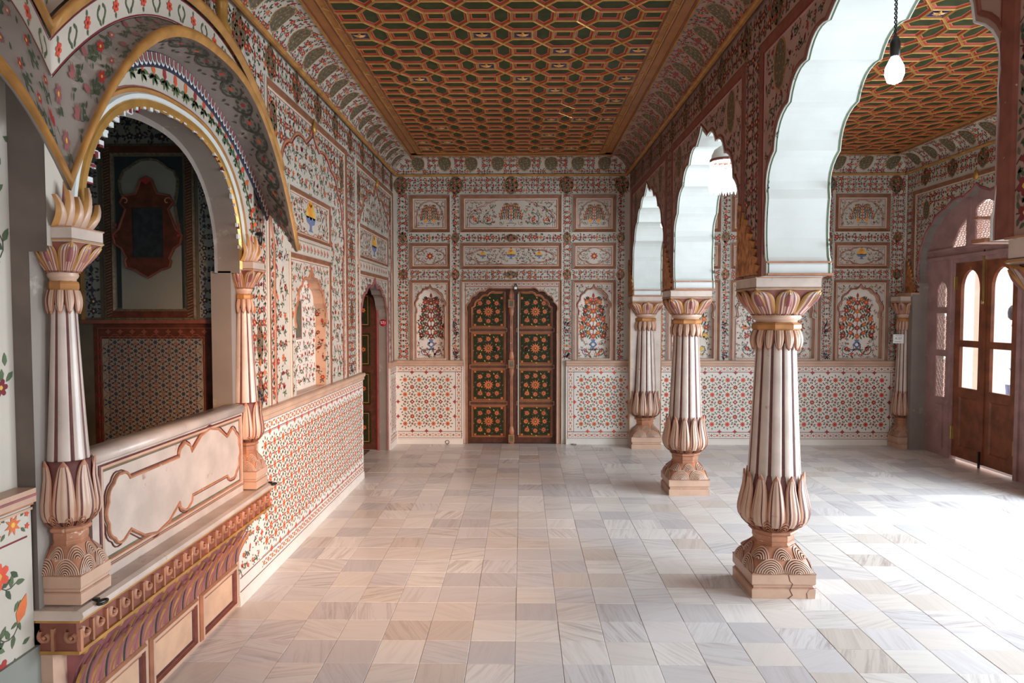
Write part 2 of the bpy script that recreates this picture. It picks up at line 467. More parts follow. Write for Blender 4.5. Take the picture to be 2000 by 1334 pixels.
    def diaper(s, x0, y0, x1, y1, p=.18, main='red', alt='orange', lf='leaf', stem='vine', ok=None):
        nx = max(1, round((x1 - x0) / p)); ny = max(1, round((y1 - y0) / p)); cx = (x1 - x0) / nx; cy = (y1 - y0) / ny
        for j in range(ny + 1):
            for i in range(nx + 1):
                for h in (0, 1):
                    x = x0 + (i + h * .5) * cx; y = y0 + (j + h * .5) * cy
                    if x > x1 + 1e-4 or y > y1 + 1e-4: continue
                    if ok and not ok(x, y): continue
                    edge = x < x0 + .02 or x > x1 - .02 or y < y0 + .02 or y > y1 - .02
                    if edge:
                        s.star(x, y, .03 * p / .18, 4, main, 3, 0, .5) if (x0 + .01 < x < x1 - .01) or (y0 + .01 < y < y1 - .01) else None
                        continue
                    if (i + j) % 2 == 0 or h: s.star(x, y, .21 * p, 8, alt if h else main, 3, 0, .55); s.disc(x, y, .05 * p, 'yellow' if not h else 'red', 4)
                    else:
                        s.star(x, y, .19 * p, 4, main, 3, 0, .62); s.disc(x, y, .05 * p, 'plaster_bright', 4)
                    for q in range(8):
                        a = q * pi / 4
                        s.leaf(x + .23 * p * cos(a), y + .23 * p * sin(a), a + .15, .17 * p, .085 * p, lf)
        # small flowers around each node
        for j in range(ny * 2 + 1):
            for i in range(nx * 2 + 1):
                if (i + j) % 2 == 0: continue
                x = x0 + i * cx / 2; y = y0 + j * cy / 2
                if not (x0 + .01 < x < x1 - .01 and y0 + .01 < y < y1 - .01): continue
                if ok and not ok(x, y): continue
                s.star(x, y, .11 * p, 5, main, 3, s.r.random())
                for q in range(4):
                    a = q * pi / 2 + pi / 4
                    s.leaf(x + .12 * p * cos(a), y + .12 * p * sin(a), a + .5, .18 * p, .085 * p, lf)
                    s.star(x + .25 * cx * (1 if q % 2 else -1), y + .25 * cy * (1 if q > 1 else -1), .05 * p, 5, alt, 3) if i % 2 else None
        for j in range(-ny, ny + nx + 2):
            pass

    def bandx(s, x0, x1, y, w, main='red', alt='orange', lf='leaf', vertical=False):
        n = max(1, round((x1 - x0) / (w * 1.25))); c = (x1 - x0) / n
        for i in range(n):
            x = x0 + (i + .5) * c
            P_ = (lambda a, b: (b, a)) if vertical else (lambda a, b: (a, b))
            px, py = P_(x, y)
            s.star(px, py, w * .36, 4 if i % 2 else 8, main if i % 2 else alt, 3, 0 if i % 2 else .2, .45); s.disc(px, py, w * .09, 'yellow', 4)
            for q in (-1, 1):
                qx, qy = P_(x + c * .5, y + q * w * .2); s.star(qx, qy, w * .12, 5, main, 3)
                for e in (-1, 1):
                    lx, ly = P_(x + e * c * .28, y + q * w * .18)
                    a = atan2(q, e); a = atan2(*((cos(a), sin(a)) if vertical else (sin(a), cos(a))))
                    s.leaf(lx, ly, a, w * .26, w * .12, lf)

    def medal(s, x, y, rx, ry, point=0.0):
        n = 20
        sh = lambda k, q: (x + q * rx * cos(2 * pi * k / n), y + q * ry * sin(2 * pi * k / n) * (1 + point * abs(sin(2 * pi * k / n)) ** 6))
        nb = 8
        for b in range(nb):
            ya, yb = -1 + 2 * b / nb, -1 + 2 * (b + 1) / nb
            g = lambda yy, e: (x + e * rx * sqrt(max(0, 1 - yy * yy)), y + ry * yy * (1 + point * abs(yy) ** 6))
            s.poly([g(ya, -1), g(ya, 0), g(yb, 0), g(yb, -1)], 'goldgrey', 2); s.poly([g(ya, 0), g(ya, 1), g(yb, 1), g(yb, 0)], 'goldgrey', 2)
        s.line([sh(k, 1.03) for k in range(n)], max(rx, ry) * .07, 'goldpaint', 3, True)
        m = max(rx, ry)
        for j in range(-3, 4):
            for i in range(-3, 4):
                u, v = (i + (j % 2) * .5) / 3.6, j / 3.6
                if u * u + v * v > .7: continue
                s.leaf(x + u * rx - .05 * rx, y + v * ry, .5 + i * .7 + j, .26 * min(rx, ry), .12 * min(rx, ry), 'olive' if (i + j) % 2 else 'gold', 4)

    def vase(s, x, y, h, m='blue'):
        w = h * .42
        s.poly([(x - w * .35, y), (x + w * .35, y), (x + w * .15, y + h * .15), (x + w, y + h * .5), (x + w * .35, y + h * .8), (x + w * .6, y + h), (x - w * .6, y + h), (x - w * .35, y + h * .8), (x - w, y + h * .5), (x - w * .15, y + h * .15)], m, 3)
        s.disc(x, y + h * .5, w * .4, 'plaster_bright', 4)

    def plant(s, x, y0, w, h, flow=('red', 'orange', 'brightred')):
        K = 1.7 if h < .35 else 1.15
        s.line([(x, y0 + .18 * h), (x, y0 + h * .95)], .012 * h, 'green')
        s.vase(x, y0 + .12 * h, .16 * h)
        rows = 5
        for k in range(rows):
            yy = y0 + h * (.30 + .13 * k)
            L_ = w * .47 * (1 - .13 * k) * (0.8 if k == 0 else 1)
            for sg in (-1, 1):
                pts = [(x + sg * L_ * t, yy + h * .10 * (2.2 * t - 1.9 * t * t)) for t in (0, .2, .4, .6, .8, 1)]
                s.line(pts, .016 * h * K, 'green', 1, taper=True)
                for q in range(1, 6):
                    px, py = pts[q]
                    s.leaf(px, py, pi / 2 - sg * .5, .075 * h * K, .028 * h * K, 'green'); s.leaf(px, py, -pi / 2 + sg * .5, .06 * h * K, .024 * h * K, 'leaf')
                s.rose(pts[-1][0], pts[-1][1] + .01 * h, .040 * h * K, flow[k % len(flow)], 'yellow', 6)
                s.rose(x + sg * L_ * .45, yy + .085 * h, .032 * h * K, flow[(k + 1) % len(flow)], 'yellow', 6)
            s.rose(x, yy + .03 * h, .040 * h * K, flow[(k + 2) % len(flow)], 'yellow', 6)
        s.bud(x, y0 + .93 * h, pi / 2, .08 * h, flow[0])
        for sg in (-1, 1):   # scrolls beside the foot
            R_ = min(w * .2, .12 * h)
            c0 = x + sg * (w * .5 - R_ * 1.15); cy = y0 + R_ * 1.15
            pts = [(c0 + sg * R_ * (1 - t * .62) * cos(2.6 + 5.2 * t), cy + R_ * (1 - t * .62) * sin(2.6 + 5.2 * t)) for t in [i / 12 for i in range(13)]]
            s.line(pts, .013 * h, 'blue' if s.r.random() < .5 else 'vine', 1)
            s.rose(c0, cy, R_ * .35, flow[0]); s.leaf(c0, cy, sg * .6, R_ * .7, R_ * .25)
            s.leaf(x + sg * w * .1, y0 + .1 * h, pi / 2 + sg * .8, .08 * h, .03 * h); s.leaf(x + sg * w * .16, y0 + .05 * h, sg, .08 * h, .03 * h)
            s.bud(x + sg * w * .12, y0 + .02 * h, pi / 2 - sg * .4, .06 * h, flow[1])
        s.line([(x - w * .18, y0 + .12 * h), (x + w * .18, y0 + .12 * h)], .014 * h, 'vine')

    def bowl(s, x, y, w, m='fruit'):
        s.poly([(x - w * .5, y + w * .3), (x - w * .36, y + w * .1), (x - w * .1, y + w * .04), (x - w * .1, y - w * .08), (x - w * .25, y - w * .16), (x + w * .25, y - w * .16), (x + w * .1, y - w * .08), (x + w * .1, y + w * .04), (x + w * .36, y + w * .1), (x + w * .5, y + w * .3)], 'blue', 3)
        for k, (a, b) in enumerate(((-.3, .38), (0, .36), (.3, .38), (-.15, .56), (.15, .56), (0, .74))):
            s.disc(x + a * w, y + b * w, w * .16, m if k % 2 else 'yellow', 3 + (k > 2), 8)
        s.leaf(x, y + w * .85, pi / 2 + .5, w * .22, w * .1); s.leaf(x, y + w * .85, pi / 2 - .5, w * .22, w * .1)

    def arcline(s, pts, off=0.0):
        s.line(pts, .008, 'goldpaint', 2); s.line([(a, b - .012) for a, b in pts], .005, 'crimson', 2)

    def build(s, name, to3, parent, off=.0007, step=.00035, **kw):
        v = []; f = []; mi = []; slots = []
        for pts, m, lay in s.p:
            if m not in slots: slots.append(m)
            b = len(v); w = -(off + lay * step)
            for q in pts: v.append(to3(q[0], q[1], w))
            f.append(tuple(range(b, b + len(pts)))); mi.append(slots.index(m))
        me = bpy.data.meshes.new(name); me.from_pydata(v, [], f)
        for m in slots: me.materials.append(MATS[m])
        me.polygons.foreach_set('material_index', mi); me.update()
        kw.setdefault('kind', 'stuff')
        return link(name, me, parent, **kw)


def pip(poly):
    def f(x, y):
        c = False; n = len(poly); j = n - 1
        for i in range(n):
            xi, yi = poly[i]; xj, yj = poly[j]
            if (yi > y) != (yj > y) and x < (xj - xi) * (y - yi) / (yj - yi) + xi: c = not c
            j = i
        return c
    return f


def in_rects(rects, pad=0.0):
    return lambda x, y: any(a - pad < x < c + pad and b - pad < y < d + pad for a, b, c, d in rects)


# plane of each wall: (u, v, w) -> world, w positive = into the wall
LX, RX, BY = -1.57, 4.62, 8.33
AXN, AXA = 1.30, 1.64
left3 = lambda u, v, w: (LX - w, u, v)
dado_l3 = lambda u, v, w: (-1.54 - w, u, v)
back3 = lambda u, v, w: (u, BY + w, v)
right3 = lambda u, v, w: (RX + w, u, v)
arc3 = lambda u, v, w: (AXN + w, u, v)
arcA3 = lambda u, v, w: (AXA - w, u, v)
BU = lambda px: (px - 1020) * BY / 1333 * 0.9935 if px < 1290 else (px - 1020) * 8.26 / 1333 * 0.99
BV = lambda py: 1.6 - (py - 612) * BY / 1333 * 0.9975
ZC = 3.46   # ceiling
ZK = 3.27   # cornice

# ================================================================== FLOOR
mb = MB(); mb.box((-3.2, -2.2, -0.12), (8.5, 9.2, -0.012), 'grout')
floor = mb.build('floor', kind='structure')
GAP = 0.0009


def tile_mesh(px, py, m):
    b = MB(); x, y, h = px / 2 - GAP, py / 2 - GAP, 0.0
    e = 0.0015
    top = [(-x + e, -y + e, 0), (x - e, -y + e, 0), (x - e, y - e, 0), (-x + e, y - e, 0)]
    mid = [(-x, -y, -.0012), (x, -y, -.0012), (x, y, -.0012), (-x, y, -.0012)]
    bot = [(a, b_, -.012) for a, b_, _ in mid]
    b.loft([bot, mid, top], m, True, False); b.add(top, [(0, 1, 2, 3)], m)
    return b.mesh('tile')


tn = tile_mesh(TPX, TPY, 'tile_nave'); ta = tile_mesh(TPX, APY, 'tile_aisle')
spots = []
rt = random.Random(5)
for i in range(-20, 30):
    x = TX0 + (40 + i + .5) * TPX
    nave = x < 1.27
    y0_, p_ = (TY0, TPY) if nave else (AY0, APY)
    for j in range(-26, 26):
        y = y0_ + (40 + j + .5) * p_
        if x < -1.72 or x > 4.72 or y < -1.9 or y > 8.34: continue
        if x < -1.5 and y < 6.5: continue
        spots.append((x, y, nave))


def inview(x, y): return y > 1.9 and abs(x - 0.0) < y * .76 + .12


vis = sorted([s for s in spots if inview(s[0], s[1])], key=lambda s: s[1])[:300]
vs_ = set(vis)
for x, y, nave in vis:
    o = link('tile', tn if nave else ta, floor); o.location = (x, y, rt.uniform(-.0007, .0006))
    o.rotation_euler = (rt.uniform(-.0012, .0012), rt.uniform(-.0012, .0012), 0)
mb = MB()
for x, y, nave in spots:
    if (x, y, nave) in vs_: continue
    px, py = TPX / 2 - GAP, (TPY if nave else APY) / 2 - GAP; z = rt.uniform(-.0007, .0006)
    mb.add([(x - px, y - py, z), (x + px, y - py, z), (x + px, y + py, z), (x - px, y + py, z), (x - px, y - py, -.012), (x + px, y - py, -.012), (x + px, y + py, -.012), (x - px, y + py, -.012)],
           [(0, 1, 2, 3), (4, 5, 1, 0), (5, 6, 2, 1), (6, 7, 3, 2), (7, 4, 0, 3)], 'tile_nave' if nave else 'tile_aisle')
mb.build('tile_field', floor, kind='stuff')

# ================================================================== LEFT WALL (room face at X=-1.57, dado face at X=-1.54)
NCX, NHW = 5.07, 0.36
niche_l = [(NCX - NHW, 1.03), (NCX - NHW, 1.50)] + arch_pts(NCX, NHW, 1.50, 1.86, 7, .2, .05) + [(NCX + NHW, 1.50), (NCX + NHW, 1.03)]
DCX, DHW = 7.25, 0.65
door_l = [(DCX - DHW, 0.0), (DCX - DHW, 1.5)] + arch_pts(DCX, DHW, 1.5, 1.88, 7, .16, .05) + [(DCX + DHW, 1.5), (DCX + DHW, 0.0)]
# the doorway cuts through the bottom edge, so it is part of the outline
outer_l = [(3.9, 1.0), (6.6 - .04, 1.0), (6.6 - .04, 0.0), (DCX - DHW, 0.0)] + door_l[1:-1] + [(DCX + DHW, 0.0), (BY + .02, 0.0), (BY + .02, 3.6), (3.9, 3.6)]
mb = MB()
plate(mb, outer_l, [niche_l], left3, 'plaster', .09, 'marble_pink')
# door reveal
for a, b in zip(door_l[:-1], door_l[1:]): mb.add([left3(*a, 0), left3(*b, 0), left3(*b, .12), left3(*a, .12)], [(0, 1, 2, 3)], 'plaster_grey')
# oriel bay front plate behind the colonettes comes with the balcony; wall above it and the near stretch of wall
mb.box((-1.80, 2.19, 2.95), (-1.571, 3.9, 3.6), 'plaster')
mb.box((-1.90, -2.2, 0.0), (-1.66, 2.20, 3.6), 'plaster')
mb.box((-1.66, -2.2, 0.0), (-1.612, 2.19, 1.0), 'plaster')
mb.box((-1.66, -2.2, 0.985), (-1.592, 2.19, 1.03), 'marble_pink')
for zz_, xx_, mm_ in ((.975, -1.602, 'terracotta'), (1.005, -1.589, 'petal_purple'), (.958, -1.606, 'marble_pink')): mb.box((-1.66, -2.2, zz_), (xx_, 2.191, zz_ + .008), mm_)
# solid backs
mb.box((-1.86, 3.905, 0.0), (-1.70, 6.58, 3.6), 'plaster')
mb.box((-2.05, 7.91, 0.0), (-1.575, BY + .02, 3.6), 'plaster_grey')
mb.box((-1.86, 6.58, 1.95), (-1.70, 7.92, 3.6), 'plaster_grey')
mb.add([(-1.655, 4.6, 1.0), (-1.655, 5.5, 1.0), (-1.655, 5.5, 1.95), (-1.655, 4.6, 1.95)], [(0, 1, 2, 3)], 'plaster_bright')
# niche sill
mb.box((-1.654, 4.72, 1.0), (-1.572, 5.42, 1.024), 'marble_pink')
# dado block
mb.box((-1.60, 3.93, 0), (-1.54, 6.555, 1.0), 'plaster_bright')
mb.box((-1.60, 3.645, 0), (-1.541, 3.94, .47), 'plaster_bright')
mb.box((-1.60, 7.92, 0), (-1.54, BY, 1.0), 'plaster_bright')
# passage behind the doorway
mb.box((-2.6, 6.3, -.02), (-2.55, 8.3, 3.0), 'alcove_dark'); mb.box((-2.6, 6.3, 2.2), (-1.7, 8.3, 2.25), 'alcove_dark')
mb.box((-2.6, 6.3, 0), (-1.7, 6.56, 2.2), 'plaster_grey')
wl = mb.build('wall_left', kind='structure')
# ledges
for k, (y0_, y1_) in enumerate(((3.93, 6.565), (7.915, BY))):
    yb_ = 3.632 if k == 0 else y0_
    b = MB(); prof = [(-1.60, .955), (-1.538, .955), (-1.528, .965), (-1.53, .985), (-1.518, .995), (-1.516, 1.018), (-1.525, 1.026), (-1.60, 1.026)]
    b.loft([[(x, y, z) for x, z in prof] for y in (y0_, y1_)], 'marble_pink', True, False, True)
    b.build('ledge', wl)
    b = MB(); b.loft([[(x, y, z) for x, z in ((-1.56, 0), (-1.532, 0), (-1.534, .06), (-1.54, .068), (-1.56, .068))] for y in (yb_, y1_ - .008)], 'plaster_bright', True, False, True)
    b.build('baseboard_left' if k == 0 else 'baseboard_left_far', None, kind='structure')


def dado(mb_, P, x0, x1, to3, p=.18, zt=.955, alt='orange', main='brightred', seed=0, vert=(True, True), lf='leaf'):
    """painted dado: top band, lattice field, foot border"""
    P.bandx(x0, x1, .925, .06, main, alt, lf)
    for z in (.89, .955, .15, .075): P.line([(x0, z), (x1, z)], .005, 'crimson', 1)
    P.line([(x0, .882), (x1, .882)], .003, 'brownline', 1); P.line([(x0, .158), (x1, .158)], .003, 'brownline', 1)
    P.bandx(x0, x1, .112, .055, main, alt, lf)
    a, b = x0, x1
    if vert[0]: P.bandx(.15, .89, x0 + .04, .06, main, alt, lf, True); P.line([(x0 + .08, .15), (x0 + .08, .89)], .005, 'crimson'); P.line([(x0 + .006, .07), (x0 + .006, .95)], .005, 'crimson'); a = x0 + .085
    if vert[1]: P.bandx(.15, .89, x1 - .04, .06, main, alt, lf, True); P.line([(x1 - .08, .15), (x1 - .08, .89)], .005, 'crimson'); P.line([(x1 - .006, .07), (x1 - .006, .95)], .005, 'crimson'); b = x1 - .085
    P.diaper(a + .005, .16, b - .005, .88, p, main, alt, lf)


P = Paint(11); dado(None, P, 3.96, 6.54, dado_l3, .15, vert=(False, False)); P.scatter(3.65, .16, 3.96, .46, .07, cols=('brightred', 'orange'), size=1.2); P.line([(3.65, .15), (3.96, .15)], .005, 'crimson'); P.line([(3.65, .075), (3.96, .075)], .005, 'crimson'); P.build('painted_dado', dado_l3, wl)
P = Paint(12); dado(None, P, 7.93, 8.31, dado_l3, .15, vert=(False, False)); P.build('painted_dado', dado_l3, wl)
near3 = lambda u, v, w: (-1.66 - w, u, v); neard3 = lambda u, v, w: (-1.612 - w, u, v)
P = Paint(13); P.scatter(0.6, .1, 2.17, .86, .16, cols=('brightred', 'red', 'orange'), size=1.2); P.bandx(.6, 2.17, .93, .1, 'brightred'); P.line([(.6, .875), (2.17, .875)], .006, 'crimson'); P.build('painted_dado', neard3, wl)
P = Paint(14); P.scatter(0.6, 1.06, 2.17, 2.9, .2, cols=('red', 'crimson'), size=.8); P.build('painted_flowers', near3, wl)

# upper left wall paint
P = Paint(21)
P.lace(3.93, 3.075, BY - .01, 3.255, .06)                               # frieze
for k in range(9): P.medal(4.3 + k * .49, 3.165, .09, .075, .5)
P.lace(6.12, 1.04, 6.42, 3.06, .05); P.lace(3.94, 1.04, 4.17, 3.05, .06)
for z in (2.75, 2.2, 1.6): P.medal(6.27, z, .055, .09, .6)
for z in (1.3, 1.9, 2.5): P.star(6.27, z, .04, 8, 'orange')
for z, s_ in ((1.42, .09), (1.12, .07)):
    P.medal(4.06, z, .05, s_, .5)
for u, r_ in ((4.06, .05), (6.27, .05)):
    for k in range(14): P.star(u + P.r.uniform(-r_, r_), 1.06 + P.r.uniform(0, .09), .014, 5, 'navy', 4)
P.build('painted_frieze', left3, wl)


def big_panel(y0_, y1_, nz, seed, inner_y, door=False):
    b = MB(); rect_rings(b, y0_, 1.03, y1_, 3.05, frame_steps(.05), left3, True); b.build('panel_frame', wl)
    cy = (y0_ + y1_) / 2; hw = (y1_ - y0_) / 2 - .13
    cus = [(cy - hw, 2.05), (cy - hw * .98, 2.40), (cy - hw * .82, 2.62), (cy - hw * .58, 2.77), (cy - hw * .2, 2.84), (cy + hw * .2, 2.84), (cy + hw * .58, 2.77), (cy + hw * .82, 2.62), (cy + hw * .98, 2.40), (cy + hw, 2.05)]
    al = foil(cus, .17, 6, .09)
    b = MB(); line = [(cy - hw, 1.04)] + al + [(cy + hw, 1.04)]
    ridge(b, line, .026, .008, 'terracotta', left3); ridge(b, [(u + (.014 if u < cy else -.014), v - .014) for u, v in line], .008, .006, 'crimson', left3)
    b.lathe([(0.0, -.05), (.03, -.03), (.035, 0), (.02, .05), (0, .07)], 8, 'gold'); 
    n8 = len(b.v); b.v[-40:] = [(-1.555 + y * .5, cy + x, 2.985 + z) for x, y, z in b.v[-40:]]
    b.build('arch_moulding', wl)
    P = Paint(seed); ins = pip(line)
    iy0, iy1 = inner_y
    rects = [(iy0 - .02, 1.0, iy1 + .02, 2.50)]
    hole = in_rects(rects, .03)
    P.scatter(y0_ + .07, 1.06, y1_ - .07, 2.98, .095, ok=lambda x, y: not hole(x, y) and ins(x, y), size=1.25)
    P.lace(y0_ + .07, 1.06, y1_ - .07, 2.98, .07, ok=lambda x, y: not ins(x, y), stem='leaf')
    for sg in (-1, 1): P.medal(cy + sg * (hw - .02), 2.80, .065, .13)
    # bowl panel
    P.build('painted_flowers', left3, wl)
    b = MB(); rect_rings(b, iy0, 2.13, iy1, 2.47, frame_steps(.035), left3); b.build('panel_frame', wl)
    P = Paint(seed + 1); c = (iy0 + iy1) / 2; w2 = (iy1 - iy0) / 2 - .07
    P.bowl(c, 2.24, .24)
    cart = foil([(c - w2, 2.30), (c - w2 * .7, 2.39), (c - w2 * .25, 2.40), (c + w2 * .25, 2.40), (c + w2 * .7, 2.39), (c + w2, 2.30), (c + w2 * .7, 2.21), (c + w2 * .25, 2.20), (c - w2 * .25, 2.20), (c - w2 * .7, 2.21), (c - w2, 2.30)], .14, 4)
    P.line(cart, .008, 'terracotta', 1, True)
    P.scatter(iy0 + .05, 2.17, iy1 - .05, 2.43, .07, ok=lambda x, y: abs(x - c) > .15, size=1.2)
    n = 11
    for k in range(n):
        x = iy0 + .03 + (iy1 - iy0 - .06) * (k + .5) / n
        P.bud(x, 2.055, pi / 2, .045, 'brightred'); P.leaf(x + .03, 2.05, pi / 2, .035, .014)
    P.bandx(iy0, iy1, 2.115, .02, 'goldpaint', 'brownline')
    P.build('painted_bowl_of_fruit', left3, wl)
    b = MB(); rect_rings(b, iy0, 1.03, iy1, 2.02, frame_steps(.04), left3, True); b.build('panel_frame', wl)


big_panel(4.18, 6.10, True, 31, (4.58, 5.57))
big_panel(6.43, 8.27, False, 41, (6.55, 7.95))
P = Paint(51); P.lace(2.2, 3.07, 3.95, 3.25, .06)
for k in range(4): P.medal(2.35 + k * .49, 3.165, .09, .075, .5)
P.build('painted_flowers', left3, wl)
# niche inside
P = Paint(61)
nin = pip(niche_l)
P.scatter(4.72, 1.06, 5.42, 1.85, .085, ok=lambda x, y: nin(x, y) and not (4.93 < x < 5.1 and 1.41 < y < 1.71), cols=('brightred', 'orange', 'red'), size=1.1)
P.border(4.925, 1.405, 5.095, 1.705, .012, 'red', 3); P.rect(4.937, 1.417, 5.083, 1.693, 'olive', 2)
P.build('painted_niche', lambda u, v, w: (-1.655 - w, u, v), wl)
P = Paint(62); P.scatter(0, 1.06, .085, 1.7, .07, cols=('red', 'crimson'), size=1.3, lf='green'); P.build('painted_reveal', lambda u, v, w: (-1.57 - u, 5.429 + w, v), wl)
b = MB(); ridge(b, niche_l[1:-1], .022, .009, 'terracotta', left3); b.build('arch_moulding', wl)
P = Paint(63); P.scatter(4.64, 1.06, 5.53, 1.97, .08, ok=lambda x, y: not nin(x, y), size=1.1); P.build('painted_flowers', left3, wl)
P = Paint(64); din = pip(door_l); P.scatter(6.6, 1.1, 7.93, 1.97, .08, ok=lambda x, y: not din(x, y)); P.build('painted_flowers', left3, wl)
b = MB(); ridge(b, door_l, .035, .012, 'petal_purple', left3); b.build('arch_moulding', wl)

# opened leaf of the painted door in the left doorway
d2 = empty('door_1', (-1.665, 7.93, 0)); tag(d2, kind='structure')
b = MB(); b.box((-.035, -.03, 0), (0, .0, 1.9), 'ceil_red'); b.box((-.02, -.05, 0), (.0, -.03, 1.9), 'petal_purple'); b.build('door_frame', d2)
b = MB(); b.box((-.62, -.03, .01), (-.035, .0, 1.86), 'door_brown'); b.build('door_leaf', d2)
for k in range(4):
    b = MB(); z = .08 + k * .455
    b.box((-.55, -.036, z), (-.10, -.03, z + .38), 'door_green'); q = b.build('door_panel', d2)
    P = Paint(70 + k); P.rose(-.32, z + .19, .06, 'door_orange', 'door_green', 8)
    for a in range(6): P.rose(-.32 + .14 * cos(a * pi / 3), z + .19 + .13 * sin(a * pi / 3), .028, 'door_orange', 'door_green', 6)
    P.border(-.53, z + .02, -.12, z + .36, .01, 'door_line'); P.build('painted_rosettes', lambda u, v, w: (u, -.036 + w, v), q)

# ================================================================== BACK WALL
def rct(a, b, c, d): return (BU(a), BV(d), BU(c), BV(b))


nave_p = [(798, 880, 'vase', 'cart', 'niche'), (898, 1098, 'wide', 'wide', 'door'), (1117, 1204, 'vase', 'cart', 'niche')]
aisle_p = [(1304, 1412, 'vase', 'cart', 'niche'), (1430, 1610, 'wide', 'bowls', 'niche'), (1632, 1742, 'vase', 'bowl', 'niche')]
R1 = (381, 456); R2 = (474, 527); R3 = (546, 702)
ZF = 1.03
holes = []; niches = []
for a, c, *_k in nave_p + aisle_p:
    x0, x1 = BU(a), BU(c); cx = (x0 + x1) / 2
    if _k[2] == 'niche':
        hw = (x1 - x0) / 2 - .075; zt = BV(R3[0]) - .115
        zs = zt - min(.30, hw * 1.35)
        pts = [(cx - hw, ZF + .02), (cx - hw, zs - .06), (cx - hw * .93, zs - .05), (cx - hw * .93, zs)] + arch_pts(cx, hw * .93, zs, zt, 7, .2, .035)[1:-1] + [(cx + hw * .93, zs), (cx + hw * .93, zs - .05), (cx + hw, zs - .06), (cx + hw, ZF + .02)]
        holes.append(pts); niches.append((cx, hw, zt, pts))
dx0, dx1 = BU(911), BU(1088); dcx = (dx0 + dx1) / 2; dhw = (dx1 - dx0) / 2
dzt = BV(563)
dcus = [(dcx - dhw, 1.62), (dcx - dhw * .93, 1.74), (dcx - dhw * .80, 1.82), (dcx - dhw * .60, 1.87), (dcx - dhw * .42, dzt), (dcx + dhw * .42, dzt), (dcx + dhw * .60, 1.87), (dcx + dhw * .80, 1.82), (dcx + dhw * .93, 1.74), (dcx + dhw, 1.62)]
dhead = foil(dcus, lambda k: 0.0 if k == 4 else .2, 5)
door_b = [(dcx - dhw, 0.0)] + dhead + [(dcx + dhw, 0.0)]
outer_b = [(-1.60, 0.0)] + door_b + [(4.66, 0.0), (4.66, 3.6), (-1.60, 3.6)]
mb = MB()
plate(mb, outer_b, holes, back3, 'plaster', .075, 'marble_pink')
for a, b in zip(door_b[:-1], door_b[1:]): mb.add([back3(*a, 0), back3(*b, 0), back3(*b, .05), back3(*a, .05)], [(0, 1, 2, 3)], 'brownline')
mb.box((-1.6, BY + .10, 0), (4.7, BY + .2, 3.6), 'plaster')
wb = mb.build('wall_back', kind='structure')
# dado blocks (standing proud) : left of door, right of door, aisle
dados = [(-1.54, BU(904)), (BU(1106), 1.30), (1.64, 4.55)]
for k, (a, b_) in enumerate(dados):
    b = MB(); b.box((a, BY - .03, 0), (b_, BY + .02, 1.0), 'plaster_bright')
    b.box((a, BY - .045, 0), (b_, BY - .0, .06), 'plaster_bright')
    b.build('dado', wb)
    b = MB(); prof = [(.02, .955), (-.032, .955), (-.045, .965), (-.04, .985), (-.052, .998), (-.055, 1.02), (-.045, 1.028), (.02, 1.028)]
    b.loft([[(x, BY + y, z) for y, z in prof] for x in (a, b_)], 'marble_pink', True, False, True); b.build('ledge', wb)
    P = Paint(100 + k)
    d3 = lambda u, v, w: (u, BY - .03 + w, v)
    if k < 2: dado(None, P, a + .015, b_ - .015, d3, .17, main='red' if k == 0 else 'brightred', vert=(k == 1, k == 0))
    else: dado(None, P, a + .015, b_ - .015, d3, .18, main='red', alt='brightred', vert=(False, True))
    P.build('painted_dado', d3, wb)

# frieze and vertical strips
P = Paint(110)
zt_, zb_ = BV(347), BV(379)
P.lace(-1.53, zb_ + .005, 1.29, zt_ - .01, .052); P.lace(1.66, zb_ + .005, 4.61, zt_ - .01, .052)
for u in (782, 890, 998, 1106, 1214, 1300, 1420, 1520, 1621, 1752): P.medal(BU(u), (zt_ + zb_) / 2, .085, .085, .5)
allp = [(a, c) for a, c, *_ in nave_p] ; allq = [(a, c) for a, c, *_ in aisle_p]
def strips(cols, xa, xb):
    xs = [xa] + [v for a, c in cols for v in (BU(a), BU(c))] + [xb]
    for k in range(0, len(xs), 2):
        P.lace(xs[k] + .008, ZF + .01, xs[k + 1] - .008, zb_, .05 if xs[k + 1] - xs[k] < .2 else .055)
    for r0, r1 in ((R1[1], R2[0]), (R2[1], R3[0])):
        for a, c in cols:
            P.lace(BU(a), BV(r1) + .004, BU(c), BV(r0) - .004, .055)
        for k in range(0, len(xs), 2):
            if xs[k + 1] - xs[k] < .3 or True: P.medal((xs[k] + xs[k + 1]) / 2, (BV(r0) + BV(r1)) / 2, .05, .05, .5)
        a, c = cols[1]; P.medal((BU(a) + BU(c)) / 2, (BV(r0) + BV(r1)) / 2, .085, .035, .3)
    for k in range(2, len(xs) - 2, 2):
        xm = (xs[k] + xs[k + 1]) / 2
        for q in range(30): P.star(xm + P.r.uniform(-.03, .03), 1.42 + P.r.uniform(-.09, .09), .012, 5, 'navy' if q % 3 else 'goldgrey', 4)
        for q in range(16): P.star(xm + P.r.uniform(-.03, .03), 1.09 + P.r.uniform(-.04, .04), .013, 5, 'navy', 4)
strips(allp, -1.53, 1.24); strips(allq, 1.66, 4.61)
P.build('painted_strips', back3, wb)


